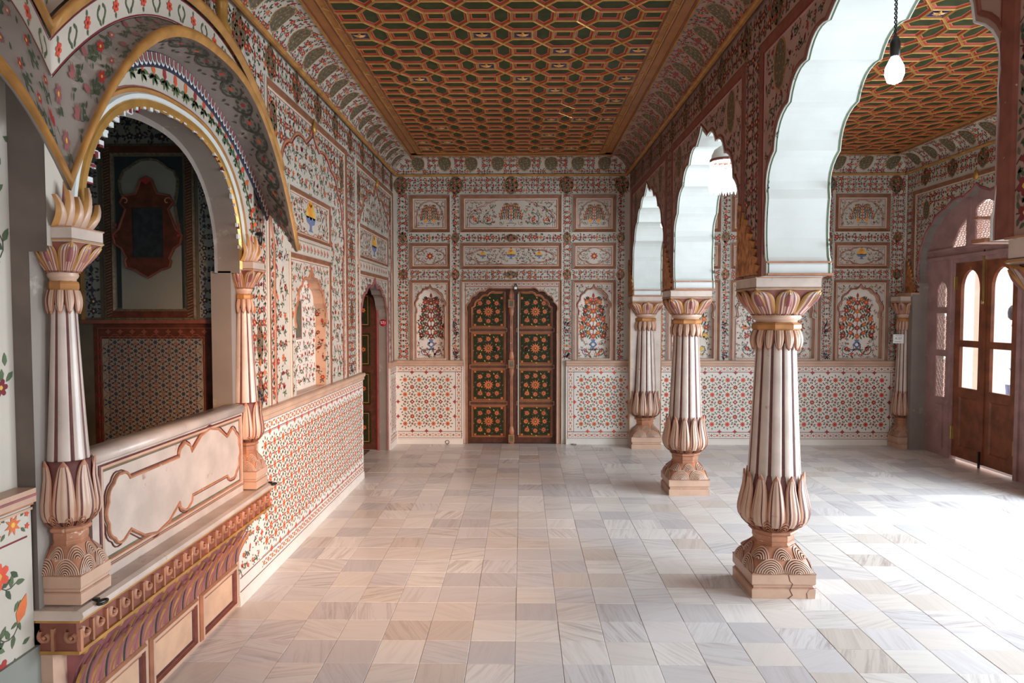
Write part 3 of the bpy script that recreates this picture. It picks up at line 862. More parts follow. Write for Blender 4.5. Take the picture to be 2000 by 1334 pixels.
def cartouche(P, x0, z0, x1, z1, m='terracotta', m2='crimson'):
    cx, cz = (x0 + x1) / 2, (z0 + z1) / 2; a, b_ = (x1 - x0) / 2, (z1 - z0) / 2
    pts = [(-1, 0), (-.86, .42), (-.55, .62), (-.25, .95), (.25, .95), (.55, .62), (.86, .42), (1, 0), (.86, -.42), (.55, -.62), (.25, -.95), (-.25, -.95), (-.55, -.62), (-.86, -.42), (-1, 0)]
    l = foil([(cx + a * u, cz + b_ * v) for u, v in pts], .14, 4)[:-1]
    P.line(l, .009, m, 2, True); P.line([(cx + (u - cx) * .955, cz + (v - cz) * .92) for u, v in l], .004, m2, 2, True)
    return l


def archpanel(P, x0, z0, x1, z1):
    cx = (x0 + x1) / 2; a = (x1 - x0) / 2; h = z1 - z0
    if a > .35: cus = [(cx - a, z0 + h * .30), (cx - a * .93, z0 + h * .52), (cx - a * .78, z0 + h * .7), (cx - a * .62, z0 + h * .84), (cx - a * .45, z1), (cx + a * .45, z1), (cx + a * .62, z0 + h * .84), (cx + a * .78, z0 + h * .7), (cx + a * .93, z0 + h * .52), (cx + a, z0 + h * .30)]
    else: cus = [(cx - a, z0 + h * .30), (cx - a * .95, z0 + h * .52), (cx - a * .8, z0 + h * .74), (cx - a * .6, z0 + h * .9), (cx - a * .3, z1), (cx + a * .3, z1), (cx + a * .6, z0 + h * .9), (cx + a * .8, z0 + h * .74), (cx + a * .95, z0 + h * .52), (cx + a, z0 + h * .30)]
    l = [(cx - a, z0)] + foil(cus, .16, 4) + [(cx + a, z0)]
    P.line(l, .009, 'terracotta', 2); P.line([(cx + (u - cx) * .95, z0 + (v - z0) * .965) for u, v in l], .004, 'crimson', 2)
    return l


for cols in (nave_p, aisle_p):
    for n_, (a, c, k1, k2, k3) in enumerate(cols):
        x0, z0, x1, z1 = rct(a, R1[0], c, R1[1])
        b = MB(); rect_rings(b, x0, z0, x1, z1, frame_steps(.052), back3); f = b.build('panel_frame', wb)
        P = Paint(200 + a); ix0, iz0, ix1, iz1 = x0 + .078, z0 + .075, x1 - .078, z1 - .078
        l = archpanel(P, ix0 + .012, iz0, ix1 - .012, iz1 - .012); ins = pip(l); cx = (x0 + x1) / 2
        P.scatter(ix0, iz0, ix1, iz1, .045, ok=lambda x, y: not ins(x, y))
        for e in range(int((ix1 - ix0) / .022)): P.rect(ix0 + e * .022, iz1 + .002, ix0 + e * .022 + .011, iz1 + .010, 'red' if e % 2 else 'goldpaint', 1)
        for e in range(int((iz1 - iz0) / .022)):
            for xx in (ix0 - .012, ix1 + .004): P.rect(xx, iz0 + e * .022, xx + .008, iz0 + e * .022 + .011, 'red' if e % 2 else 'goldpaint', 1)
        wq = min(.42, (ix1 - ix0) * .95)
        if k1 == 'wide':
            P.plant(cx, iz0 + .01, .32, iz1 - iz0 - .03)
            for sg in (-1, 1):
                for q in range(2):
                    c0 = cx + sg * (.27 + q * .17); cy = iz0 + .09; R_ = .075
                    P.line([(c0 + R_ * (1 - t * .4) * cos(1.5 - sg * 5.2 * t), cy + R_ * (1 - t * .4) * sin(1.5 - sg * 5.2 * t)) for t in [i / 10 for i in range(11)]], .006, 'vine', 1)
                    P.rose(c0, cy, .026, 'brightred')
            P.scatter(ix0 + .03, iz0 + .03, ix1 - .03, iz1 - .02, .07, ok=lambda x, y: ins(x, y) and abs(x - cx) > .17, size=1.2)
        else:
            P.plant(cx, iz0 + .01, wq * .8, iz1 - iz0 - .05)
            for sg in (-1, 1): P.disc(cx + sg * .05, iz0 + .075, .022, 'fruit', 4, 6)
            P.scatter(ix0 + .02, iz0 + .02, ix1 - .02, iz1 - .03, .05, ok=lambda x, y: ins(x, y) and abs(x - cx) > wq * .33)
        P.build('painted_panel', back3, f)
        x0, z0, x1, z1 = rct(a, R2[0], c, R2[1])
        b = MB(); rect_rings(b, x0, z0, x1, z1, frame_steps(.045), back3); f = b.build('panel_frame', wb)
        P = Paint(300 + a); ix0, iz0, ix1, iz1 = x0 + .068, z0 + .066, x1 - .068, z1 - .066; cz = (z0 + z1) / 2
        l = cartouche(P, ix0 + .008, iz0, ix1 - .008, iz1); ins = pip(l)
        P.scatter(ix0, iz0, ix1, iz1, .035, ok=lambda x, y: not ins(x, y))
        P.border(ix0 - .006, iz0 - .006, ix1 + .006, iz1 + .006, .005, 'red')
        if k2 in ('wide', 'bowls'):
            for q in (-1, 0, 1): P.bowl(cx + q * (ix1 - ix0) * .31, cz - .015, .085 if q else .12)
            P.scatter(ix0 + .03, iz0 + .01, ix1 - .03, iz1 - .01, .05, ok=lambda x, y: ins(x, y) and min(abs(x - cx - q * (ix1 - ix0) * .31) for q in (-1, 0, 1)) > .055, size=1.2)
        elif k2 == 'bowl':
            P.bowl(cx, cz - .02, .13); P.scatter(ix0 + .03, iz0 + .01, ix1 - .03, iz1 - .01, .05, ok=lambda x, y: ins(x, y) and abs(x - cx) > .08)
        else:
            P.star(cx, cz, .05, 8, 'red', 3, 0, .6); P.disc(cx, cz, .015, 'yellow', 5)
            P.scatter(ix0 + .03, iz0 + .01, ix1 - .03, iz1 - .01, .04, ok=lambda x, y: ins(x, y) and abs(x - cx) > .05, size=1.2)
        P.build('painted_panel', back3, f)
        # third row: niche or door surround
        x0, z1 = BU(a), BV(R3[0]); x1 = BU(c); z0 = ZF if k3 == 'niche' else 0.0
        b = MB(); rect_rings(b, x0, z0, x1, z1, frame_steps(.042 if k3 == 'niche' else .03), back3, True); f = b.build('panel_frame', wb)
        if k3 == 'niche':
            hp = [h for h in niches if abs(h[0] - (x0 + x1) / 2) < .01][0]; inn = pip(hp[3])
            P = Paint(400 + a); P.scatter(x0 + .06, z0 + .02, x1 - .06, z1 - .06, .06, ok=lambda x, y: not inn(x, y + 0) and not inn(x + .02, y) and not inn(x - .02, y), size=1.2)
            P.build('painted_spandrel', back3, f)
            b = MB(); ridge(b, hp[3], .016, .008, 'terracotta', back3); ridge(b, [((u - hp[0]) * 1.05 + hp[0], v + .012) for u, v in hp[3][1:-1]], .007, .006, 'crimson', back3); b.build('arch_moulding', wb)

# niche backs with painted vases
for n_, (cx, hw, zt, pts) in enumerate(niches):
    b = MB(); b.box((cx - hw - .01, BY + .075, ZF), (cx + hw + .01, BY + .09, zt + .06), 'plaster_bright'); b.box((cx - hw, BY - .01, ZF - .012), (cx + hw, BY + .08, ZF + .016), 'marble_pink')
    q = b.build('niche', wb)
    P = Paint(500 + n_); inn = pip([((u - cx) * .93 + cx, v - .02) for u, v in pts])
    fl = (('crimson', 'red', 'crimson'), ('red', 'orange', 'brightred'), ('yellow', 'red', 'orange'), ('red', 'orange', 'crimson'), ('red', 'brightred', 'orange'))[n_]
    P.plant(cx, ZF + .03, hw * 1.75, zt - ZF - .08, fl)
    P.scatter(cx - hw * .95, ZF + .03, cx + hw * .95, zt - .03, .065, ok=lambda x, y: inn(x, y) and (abs(x - cx) > hw * .5 or y < ZF + .2), cols=fl, size=1.2)
    P.build('painted_vase', lambda u, v, w: (u, BY + .075 + w, v), q)

P = Paint(555); inn = pip(door_b); fx0, fx1 = BU(902) + .035, BU(1098) - .035
P.bandx(fx0, fx1, dzt + .05, .045, 'red', 'red', 'green')
P.line([(fx0, dzt + .02), (fx1, dzt + .02)], .008, 'red'); P.line([(fx0, dzt + .08), (fx1, dzt + .08)], .006, 'red')
P.scatter(fx0 + .01, 1.6, fx1 - .01, dzt + .01, .045, ok=lambda x, y: not inn(x, y), size=1.2)
for xx in (fx0 + .004, fx1 - .004): P.line([(xx, 0), (xx, dzt + .09)], .012, 'terracotta')
P.build('painted_spandrel', back3, wb)
b = MB(); ridge(b, door_b, .016, .008, 'terracotta', back3); b.build('arch_moulding', wb)
# ---- painted double door in the back wall
door = empty('door_2', (dcx, BY + .05, 0)); tag(door, kind='structure')
d3 = lambda u, v, w: (u - dcx, w, v)
def clipdoor(x): # door head height at x
    best = dzt
    for a, b in zip(dhead[:-1], dhead[1:]):
        if min(a[0], b[0]) <= x <= max(a[0], b[0]) and abs(b[0] - a[0]) > 1e-6:
            best = min(best, a[1] + (b[1] - a[1]) * (x - a[0]) / (b[0] - a[0]))
    return best
for sg in (-1, 1):
    b = MB()
    pts = [p for p in door_b if (p[0] - dcx) * sg >= -1e-6]
    pts = pts + ([(dcx + .004 * sg, 0), (dcx + .004 * sg, dzt)] if sg > 0 else [(dcx + .004 * sg, dzt), (dcx + .004 * sg, 0)])
    if sg < 0: pts = [p for p in pts]
    else: pts = [(dcx + .004, 0.0), (dcx + .004, dzt)] + [p for p in door_b if (p[0] - dcx) > .01]
    plate(b, pts, [], lambda u, v, w: d3(u, v, w + .02), 'door_brown')
    b.box((min(0, sg * dhw), .03, 0), (max(0, sg * dhw), .04, 1.9), 'door_brown')
    leaf = b.build('door_leaf', door)
    for r in range(4):
        z0 = .075 + r * .452; z1 = z0 + .38
        xa, xb = (sg * .085, sg * (dhw - .055)); xa, xb = min(xa, xb), max(xa, xb)
        zz1 = z1 if r < 3 else 1.86
        # raised rails around each sunk panel
        b = MB()
        if r < 3: loop = [(xa, z0), (xb, z0), (xb, zz1), (xa, zz1)]
        else:
            ins_ = [((p[0] - dcx) * .90, p[1] - .045) for p in dhead if (p[0] - dcx) * sg > .09]
            ins_ = sorted(ins_, key=lambda p: p[0])
            ins_ = [p for p in ins_ if p[1] > z0 + .1 and xa < p[0] < xb]
            if sg > 0: loop = [(xa, z0), (xb, z0), (xb, ins_[-1][1])] + ins_[::-1] + [(xa, ins_[0][1])]
            else: loop = [(xa, z0), (xb, z0), (xb, ins_[-1][1])] + ins_[::-1] + [(xa, ins_[0][1])]
        lp = lambda u, v, w: (u, w + .02, v)
        plate(b, loop, [], lambda u, v, w: lp(u, v, w - .001), 'door_green')
        ridge(b, loop, .018, .012, 'door_line', lp, True)
        q = b.build('door_panel', door)
        P = Paint(600 + r * 2 + sg); cx = (xa + xb) / 2; cz = (z0 + z1) / 2 if r < 3 else z0 + .19; inn = pip(loop)
        P.line([(cx + (u - cx) * .93, cz + (v - cz) * .93) for u, v in loop], .006, 'door_orange', 1, True)
        P.star(cx, cz, .068, 12, 'door_orange', 3, 0, .55); P.star(cx, cz, .03, 8, 'door_green', 4, 0, .4); P.disc(cx, cz, .009, 'yellow', 5)
        for k in range(8):
            a = k * pi / 4; rr = .115 if k % 2 == 0 else .145
            x, y = cx + rr * cos(a), cz + rr * sin(a)
            if not inn(x, y): continue
            P.star(x, y, .034, 8, 'door_orange', 3, 0, .6); P.disc(x, y, .008, 'crimson', 4)
        for k in range(40):
            a = k * 2.4; rr = .03 + .15 * sqrt(k / 40); x, y = cx + rr * cos(a), cz + rr * sin(a)
            if inn(x, y): P.leaf(x, y, a + 1, .026, .011, 'yellow' if k % 4 == 0 else 'olive')
        for ex in (-1, 1):
            for ez in (-1, 1):
                x, y = cx + ex * .165, cz + ez * .165
                if inn(x, y): P.star(x, y, .022, 4, 'door_orange', 3, pi / 4, .5)
        P.build('painted_rosettes', lambda u, v, w: lp(u, v, w - .001), q)
        if r:
            b = MB(); b.box((xa - .03, .012, z0 - .062), (xb + .03, .0195, z0 - .012), 'door_line'); b.box((xa - .02, .010, z0 - .055), (xb + .02, .013, z0 - .019), 'door_brown'); b.build('rail', door)
    # pull ring
    b = MB(); cx = sg * .20 + (.0 if sg < 0 else -.02)
    b.lathe([(.0, 0), (.026, 0), (.022, .006), (.01, .012), (0, .014)], 10, 'dark_metal')
    t0 = len(b.v)
    b.loft([[((.016 + .004 * cos(f)) * cos(t), (.016 + .004 * cos(f)) * sin(t), .012 + .004 * sin(f)) for f in [k * pi / 3 for k in range(6)]] for t in [k * pi / 6 for k in range(13)]], 'dark_metal')
    b.v = [(cx + x, .012 - z, 1.16 + y) for x, y, z in b.v]; b.build('pull_ring', door)
# central astragal with carved knots
b = MB(); b.box((-.045, -.012, .0), (.018, .019, 1.87), 'door_brown')
b.box((-.004, -.03, .02), (.012, -.012, 1.84), 'terracotta'); b.box((-.020, -.026, .02), (-.008, -.012, 1.84), 'terracotta'); b.build('astragal', door)
for z in (.06, .98, 1.72):
    b = MB()
    for e in (-1, 1):
        b.lathe([(0.0, 0), (.03, .0), (.034, .05), (.022, .10), (.005, .15)], 8, 'terracotta')
        n5 = 40; b.v[-n5:] = [(x - .006, y * .6 - .02, z + e * (zz + .045)) for x, y, zz in b.v[-n5:]]
    b.box((-.042, -.045, z - .05), (.03, -.01, z + .05), 'door_line'); b.box((-.03, -.048, z - .035), (.018, -.044, z + .035), 'olive'); b.build('carved_knot', door)
b = MB(); b.box((.075, .0, .1), (.082, .0185, 1.84), 'milk_glass'); b.box((.083, .004, .1), (.092, .018, 1.84), 'green'); b.build('door_bead', door)
# iron hasp and lock above the doors
t = empty('door_lock', (dcx + .048, BY - .004, 1.93)); tag(t, 'dark iron padlock on a hasp over the middle of the painted double door', 'lock')
b = MB(); b.box((-.022, -.022, -.045), (.022, .002, .0), 'dark_metal'); b.box((-.016, -.026, -.038), (.016, -.02, -.008), 'milk_glass'); b.build('lock_body', t)
b = MB(); b.loft([[((.014 + .004 * cos(f)) * cos(a), -.010 + .004 * sin(f), (.014 + .004 * cos(f)) * sin(a) * 1.8) for f in [k * pi / 3 for k in range(6)]] for a in [k * pi / 8 for k in range(9)]], 'dark_metal'); b.build('shackle', t)
b = MB(); b.box((-.006, -.015, -.17), (.005, -.004, -.045), 'dark_metal'); b.build('hasp', t)

# ================================================================== ARCADE WALL between the two halls
ZS = 1.80
AC = [0.64, 2.82, 5.03, 7.20]


def arch_line(c):
    cu = [(.86, 1.90), (.86, 2.21), (.757, 2.437), (.572, 2.63), (.366, 2.757), (.15, 2.845)]
    cu = [(c + u, v) for u, v in cu]
    far = cu + [(2 * c - u, v) for u, v in cu[::-1]]
    # right (far) to left (near): reverse so that lobes bulge outwards
    if c == 2.82: far = [(c + (u - c) * (1.06 if u < c else 1.0), v) for u, v in far]
    l = foil(far[::-1], lambda k: .05 if k in (0, 10) else .20, 6, .055)
    e = .90 if c == 2.82 else .84
    return [(c - e, ZS)] + [(c - e, 1.86)] + l + [(c + .84, 1.86), (c + .84, ZS)]


out_a = [(-1.6, ZS)]
for c in AC: out_a += arch_line(c)
out_a += [(BY + .02, ZS), (BY + .02, 3.6), (-1.6, 3.6)]
mb = MB()
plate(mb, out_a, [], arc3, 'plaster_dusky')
plate(mb, out_a, [], arcA3, 'plaster')
wm_lines = []
for c in AC:
    l = arch_line(c)
    k1 = [(i / 1) for i in range(len(l))]
    mb.loft([[(AXN + (AXA - AXN) * t, u, v) for u, v in l] for t in (0, 1)], 'whitewash', False, False)
# bottoms of piers
ends = [-1.6] + [v for c in AC for v in (c - (.90 if c == 2.82 else .84), c + .84)] + [BY + .02]
for k in range(0, len(ends), 2): mb.add([(AXN, ends[k], ZS), (AXA, ends[k], ZS), (AXA, ends[k + 1], ZS), (AXN, ends[k + 1], ZS)], [(0, 1, 2, 3)], 'whitewash')
wm = mb.build('wall_middle', kind='structure')
for ci, c in enumerate(AC):
    l = arch_line(c)
    b = MB(); ridge(b, l, .008, .004, 'whitewash', arc3)
    ridge(b, [(u + (.022 if u < c else -.022) * -1, v + .016) for u, v in l[2:-2]], .018, .006, 'brownline', arc3)
    # green line just inside the soffit edges and grooves across it at every cusp
    b.loft([[(AXN + .004, u, v) for u, v in l], [(AXN + .012, u + (.001 if u < c else -.001), v - .001) for u, v in l]], 'leaf', False, False)
    b.loft([[(AXA - .004, u, v) for u, v in l], [(AXA - .016, u + (.001 if u < c else -.001), v - .001) for u, v in l]], 'leaf', False, False)
    b.loft([[(AXA - .001, u, v) for u, v in l], [(AXA + .006, u + (.012 if u > c else -.012), v + .01) for u, v in l]], 'whitewash', False, False)
    b.build('arch_moulding', wm)
    b = MB()
    for e in (-1, 1):
        y = c + e * .846
        b.box((AXN - .004, min(y, y - e * .02), 1.868), (AXA + .004, max(y, y - e * .02), 1.876), 'terracotta')
        b.box((AXN - .003, min(y + e * .03, y - e * .03), 1.800), (AXA + .003, max(y + e * .03, y - e * .03), 1.812), 'terracotta')
    b.build('impost_line', wm)
    # rectangular frame around the arch and the spandrel painting
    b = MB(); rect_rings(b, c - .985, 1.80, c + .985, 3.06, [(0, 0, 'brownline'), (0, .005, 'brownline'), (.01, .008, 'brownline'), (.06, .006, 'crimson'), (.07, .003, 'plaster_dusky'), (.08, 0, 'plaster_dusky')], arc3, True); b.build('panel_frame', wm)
    b = MB(); rect_rings(b, c - .985, 1.80, c + .985, 3.06, frame_steps(.05), arcA3, True); b.build('panel_frame', wm)
    ins = pip(l)
    for side, t3 in enumerate((arc3, arcA3)):
        if side == 1 and ci < 1: continue
        P = Paint(700 + ci * 2 + side)
        hole = lambda x, y: ins(x, y) or ins(x, y - .04) or any(abs(x - (c + s * .70)) < .09 and abs(y - 2.86) < .15 for s in (-1, 1))
        P.scatter(c - .90, 1.82, c + .90, 2.98, .085, ok=lambda x, y: not hole(x, y), cols=('red', 'crimson', 'crimson'), lf='green', size=1.1)
        for s in (-1, 1): P.medal(c + s * .70, 2.86, .075, .13)
        if side == 0:   # carved foliage painted ochre over the capitals
            for s in (-1, 1):
                pts = []
                for k in range(13):
                    t = k / 12; pts.append((c + s * (.985 + .02), 1.82 + .42 * t))
        P.build('painted_spandrel', t3, wm)
# strips between frames, frieze
P = Paint(760)
for c0, c1 in zip(AC[:-1], AC[1:]):
    a, b_ = c0 + .99, c1 - .99
    P.lace(a, 1.82, b_, 3.06, .055, main='crimson', alt='red')
P.lace(.2, 3.08, BY, 3.25, .06, main='crimson', alt='red')
for k in range(14): P.medal(1.6 + k * .49, 3.165, .09, .07, .5)
P.build('painted_frieze', arc3, wm)
P = Paint(761); P.lace(2.0, 3.08, BY, 3.25, .07, main='crimson'); P.build('painted_frieze', arcA3, wm)

# carved ochre foliage above every capital (nave side)
def foliage(y, s, hw=.185):
    b = MB(); n = 9; H = .42
    outl = [(-hw, 0), (hw, 0)]
    for k in range(n):
        t = k / n; w = 2 * hw * (1 - t ** 1.3)
        outl += [(-hw + w * .93, H * (t + .25 / n)), (-hw + w * 1.04, H * (t + .95 / n))]
    outl += [(-hw + .01, H * 1.04)]
    pts = [(u * -s, v) for u, v in outl]
    front = [(AXN - .016, y + u, 1.815 + v) for u, v in pts]; bk = [(AXN, y + u, 1.815 + v) for u, v in pts]
    b.add(front, tessellate_polygon([[Vector((u, v, 0)) for u, v in pts]]), 'orange_leaf'); b.loft([front, bk], 'orange_leaf', True, False)
    rr = random.Random(4)
    for k in range(46):
        t = rr.random() ** 1.3 * .85; w = 2 * hw * (1 - t ** 1.3); u = -hw + w * rr.uniform(.05, .9); l = rr.uniform(.03, .07); lean = .35 * (u + hw) / (2 * hw)
        q_ = [(u, t * H), (u + .006, t * H), (u + .006 + l * lean, t * H + l), (u + l * lean, t * H + l)]
        b.add([(AXN - .019, y - s * a, 1.815 + v) for a, v in q_], [(0, 1, 2, 3)], 'terracotta' if k % 2 else 'brownline')
    return b
mat('sand', (0.55, 0.34, 0.22), 0.5, var=0.12, scale=8)
mat('orange_leaf', (0.42, 0.17, 0.05), 0.5, var=0.35, scale=25)
for y_ in (3.95, 6.12, 8.16): foliage(y_, 1).build('carved_foliage', wm)

# ================================================================== CORNICES AND COVES
COVE_R, COVE_H = .215, ZC - ZK


def cove_ring(name, x0, x1, y0, y1, parent_mat, seeds, dusky_side=None):
    """x0..x1,y0..y1 = wall faces. A cornice bead and a concave cove run all the way round."""
    objs = []
    sides = {'left': ((x0, y0), (x0, y1), (1, 0)), 'right': ((x1, y1), (x1, y0), (-1, 0)), 'back': ((x0, y1), (x1, y1), (0, -1))}
    for k, (sn, (a, b_, nrm)) in enumerate(sides.items()):
        L_ = sqrt((b_[0] - a[0]) ** 2 + (b_[1] - a[1]) ** 2); d = ((b_[0] - a[0]) / L_, (b_[1] - a[1]) / L_)
        def f3(s, t, w, a=a, d=d, nrm=nrm):
            al = t * pi / 2; r = COVE_R * (1 - cos(al)) - w * cos(al); z = ZK + COVE_H * sin(al) + w * sin(al) * (1 if w < 0 else 1)
            return (a[0] + d[0] * s + nrm[0] * r, a[1] + d[1] * s + nrm[1] * r, z)
        m = MB(); n = 8
        rows = []
        for i in range(n + 1):
            t = i / n; r = COVE_R * (1 - cos(t * pi / 2))
            rows.append([f3(r if sn != 'left' or y0 > 5 else 0, t, 0), f3(L_ - r if True else L_, t, 0)])
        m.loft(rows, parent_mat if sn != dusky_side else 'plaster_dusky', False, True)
        st = m.build('cove', None, kind='structure'); st.name = 'trim_%d' % (len([o for o in bpy.data.objects if o.name.startswith('trim_')]) + 1)
        # cornice bead
        m = MB(); pr = [(0, -.016), (.018, -.016), (.028, -.008), (.030, .004), (.020, .012), (0, .014)]
        rows = [[(a[0] + d[0] * s + nrm[0] * r, a[1] + d[1] * s + nrm[1] * r, ZK + z) for r, z in pr] for s in (.0, L_)]
        m.loft(rows, 'goldpaint', True, False); m.build('cornice', st)
        P = Paint(seeds + k)
        for j in range(5):
            t = .08 + j * .19; r = COVE_R * (1 - cos(t * pi / 2))
            pass
        # paint in (s, arc) space, arc length scaled
        A = .30
        g3 = lambda u, v, w: f3(u, max(0, min(1, v / A)), w)
        s0 = 1.4 if sn != 'back' else 0
        lo, hi = (s0, L_) if sn == 'left' else ((0, L_ - 1.4) if sn == 'right' else (0, L_))
        step = .32; nmed = int((L_ - .3) / step); st0 = (L_ - nmed * step) / 2
        meds = [st0 + step * (q + .5 if False else q) for q in range(nmed + 1)]
        def ok(u, v):
            r = COVE_R * (1 - cos(min(1, v / A) * pi / 2)) + .02
            if u < r or u > L_ - r: return False
            return all(((u - q) / .095) ** 2 + ((v - .15) / .12) ** 2 > 1 for q in meds)
        P.lace(lo, .012, hi, A - .012, .05, ok=ok)
        for q in meds:
            if lo < q < hi and .16 < q < L_ - .16: P.medal(q, .15, .075, .10)
        P.build('painted_cove', g3, st)
        objs.append(st)
    return objs


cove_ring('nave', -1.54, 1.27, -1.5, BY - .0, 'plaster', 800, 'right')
cove_ring('aisle', AXA + .02, RX - .02, -1.5, BY - .0, 'plaster', 810)

# ================================================================== COFFERED CEILINGS
def offset_poly(pts, d):
    n = len(pts); out = []
    for i in range(n):
        p0, p1, p2 = Vector(pts[i - 1]), Vector(pts[i]), Vector(pts[(i + 1) % n])
        e1 = (p1 - p0).normalized(); e2 = (p2 - p1).normalized()
        n1 = Vector((-e1.y, e1.x)); n2 = Vector((-e2.y, e2.x)); b_ = (n1 + n2); b_ = b_ / max(.2, b_.dot(n1))
        out.append((p1.x + b_.x * d, p1.y + b_.y * d))
    return out


CPX, CPY = .273, .285
hx, hy = .062, .0   # hexagon half width
q = CPY * .5
HEX = [(-.068, -.055), (0, -.1425 + .0), (.068, -.055), (.068, .055), (0, .1425), (-.068, .055)]
LONG = [(-.1365, 0), (-.0685, -.0875), (.0685, -.0875), (.1365, 0), (.0685, .0875), (-.0685, .0875)]
# rows: hexagons at y=0 with rectangles between them, long hexagons at half a row
HEX = [(-.066, -.064), (0, -.1425), (.066, -.064), (.066, .064), (0, .1425), (-.066, .064)]
RECT = [(-.0705, -.064), (.0705, -.064), (.0705, .064), (-.0705, .064)]
LONG = [(-.1365, 0), (-.0705, -.0785), (.0705, -.0785), (.1365, 0), (.0705, .0785), (-.0705, .0785)]


def coffer(pts, kind):
    b = MB(); R_ = []
    if kind == 'flower': st = [(0, 0, 'ceil_gold'), (.007, -.004, 'ceil_gold'), (.010, -.004, 'ceil_orange'), (.012, .003, 'ceil_gold'), (.015, .004, 'ceil_blue')]
    else: st = [(0, 0, 'ceil_gold'), (.006, -.005, 'ceil_gold'), (.0085, -.004, 'ceil_orange'), (.0105, .003, 'ceil_red'), (.020, .008, 'ceil_salmon'), (.0245, .0085, 'ceil_green')]
    rings = [[(x, y, h) for x, y in offset_poly(pts, d)] for d, h, m in st]
    for i in range(len(rings) - 1):
        n = len(pts)
        b.add(rings[i] + rings[i + 1], [(j, (j + 1) % n, n + (j + 1) % n, n + j) for j in range(n)], st[i][2])
    b.add(rings[-1], [tuple(range(len(pts)))], st[-1][2])
    return b.mesh(kind)


m_hex, m_rect, m_long, m_blue = coffer(HEX, 'hexagon_panel'), coffer(RECT, 'square_panel'), coffer(LONG, 'long_panel'), coffer(RECT, 'flower')
mat('daisy', (0.72, 0.40, 0.14), 0.5, var=0.1)
fb = MB()
for k in range(7):
    a = (k / 6) * pi
    c_, s_ = cos(a), sin(a)
    fb.add([(0, -.022, -.004), (.028 * c_ - .009 * s_, -.022 + .026 * s_ + .009 * c_, -.010), (.046 * c_, -.022 + .050 * s_, -.004), (.028 * c_ + .009 * s_, -.022 + .026 * s_ - .009 * c_, -.010)], [(0, 1, 2, 3)], 'daisy')
fb.lathe([(.012, .0), (.008, -.008), (0, -.010)], 6, 'gold', (0, -.022), cap=False)
m_fl = fb.mesh('gilt_flower')
CELLROOT = []


def ceiling(name, x0, x1, xc, ncol, y1, rows, seed, blues):
    mb_ = MB(); mb_.box((x0 - .3, -2.0, ZC + .03), (x1 + .3, y1 + .3, ZC + .12), 'ceil_orange')
    hw = ncol * CPX / 2 + CPX * .25
    hwf = hw + .0
    yb = y1
    ytop = yb - .11
    # plain margin boards with mouldings
    for (a, b_) in (((x0, -2.0), (xc - hwf, y1)), ((xc + hwf, -2.0), (x1, y1)), ((x0, ytop), (x1, y1))):
        mb_.box((a[0], a[1], ZC), (b_[0], b_[1], ZC + .04), 'ceil_orange')
    for off, w, m, h in ((0, .012, 'goldpaint', .012), (.02, .006, 'brownline', .004), (.085, .005, 'brownline', .004), (.095, .010, 'goldpaint', .008)):
        mb_.box((x0 + off, -2, ZC - h), (x0 + off + w, y1 - off, ZC), m); mb_.box((x1 - off - w, -2, ZC - h), (x1 - off, y1 - off, ZC), m)
        mb_.box((x0 + off, y1 - off - w, ZC - h), (x1 - off, y1 - off, ZC), m)
    for off, w, m in ((.006, .006, 'brownline'), (.016, .006, 'goldpaint')):
        mb_.box((xc - hwf - off - w, -2, ZC - .006), (xc - hwf - off, ytop, ZC), m); mb_.box((xc + hwf + off, -2, ZC - .006), (xc + hwf + off + w, ytop, ZC), m)
    mb_.box((xc - hwf, ytop - .006, ZC - .006), (xc + hwf, ytop, ZC), 'goldpaint')
    root = mb_.build(name, kind='structure')
    rr = random.Random(seed)
    for j in range(rows):
        y = ytop - .222 - j * CPY
        for i in range(-ncol, ncol + 1):
            x = xc + i * CPX / 2
            if j == 0 and (i + ncol) % 2 == 0: link('long_panel', m_long, root).location = (x, y + CPY / 2, ZC)
            if abs(i) > ncol: continue
            if (i + ncol) % 2:   # hexagon
                o = link('hexagon_panel', m_hex, root); o.location = (x, y, ZC)
            else:
                fl = rr.random() < blues
                o = link('square_panel', m_blue if fl else m_rect, root); o.location = (x, y, ZC)
                if fl:
                    f = link('gilt_flower', m_fl, o); f.location = (0, 0, .003)
                o = link('long_panel', m_long, root); o.location = (x, y - CPY / 2, ZC)
    return root


ceiling('ceiling', -1.325, 1.055, -.135, 7, BY - COVE_R, 17, 3, .27)
c2 = ceiling('ceiling_aisle', AXA + .02 + COVE_R, RX - .02 - COVE_R, 3.13, 8, BY - COVE_R, 15, 4, .05)
mb = MB(); mb.box((-3.2, -2.2, 3.6), (5.2, 9.0, 3.75), 'plaster_grey'); mb.build('roof_slab', kind='structure')

# ================================================================== RIGHT WALL with the sandstone door screen
RCY, RHW = 7.07, .96
rc = [(-.96, 1.95), (-.97, 2.22), (-.90, 2.42), (-.74, 2.60), (-.50, 2.74), (-.2, 2.82)]
rcus = [(RCY + u, v) for u, v in rc] + [(RCY - u, v) for u, v in rc[::-1]]
rl = foil(rcus, .13, 6, .05)
def bay(c): return [(c - .96, 0.0)] + [(u - RCY + c, v) for u, v in rl] + [(c + .96, 0.0)]
out_r = [(-1.8, 0.0)] + bay(2.45) + bay(4.75) + [(RCY - .96, 0.0)] + rl + [(RCY + .96, 0.0), (BY + .02, 0.0), (BY + .02, 3.6), (-1.8, 3.6)]
mb = MB(); plate(mb, out_r, [], right3, 'plaster', .22, 'marble_pink')
for c in (2.45, 4.75, RCY):
    l = [(c - .96, 0.0)] + [(u - RCY + c, v) for u, v in rl] + [(c + .96, 0.0)]
    mb.loft([[right3(u, v, w) for u, v in l] for w in (0, .22 if c != RCY else .10)], 'whitewash' if c != RCY else 'plaster_grey', False, False)
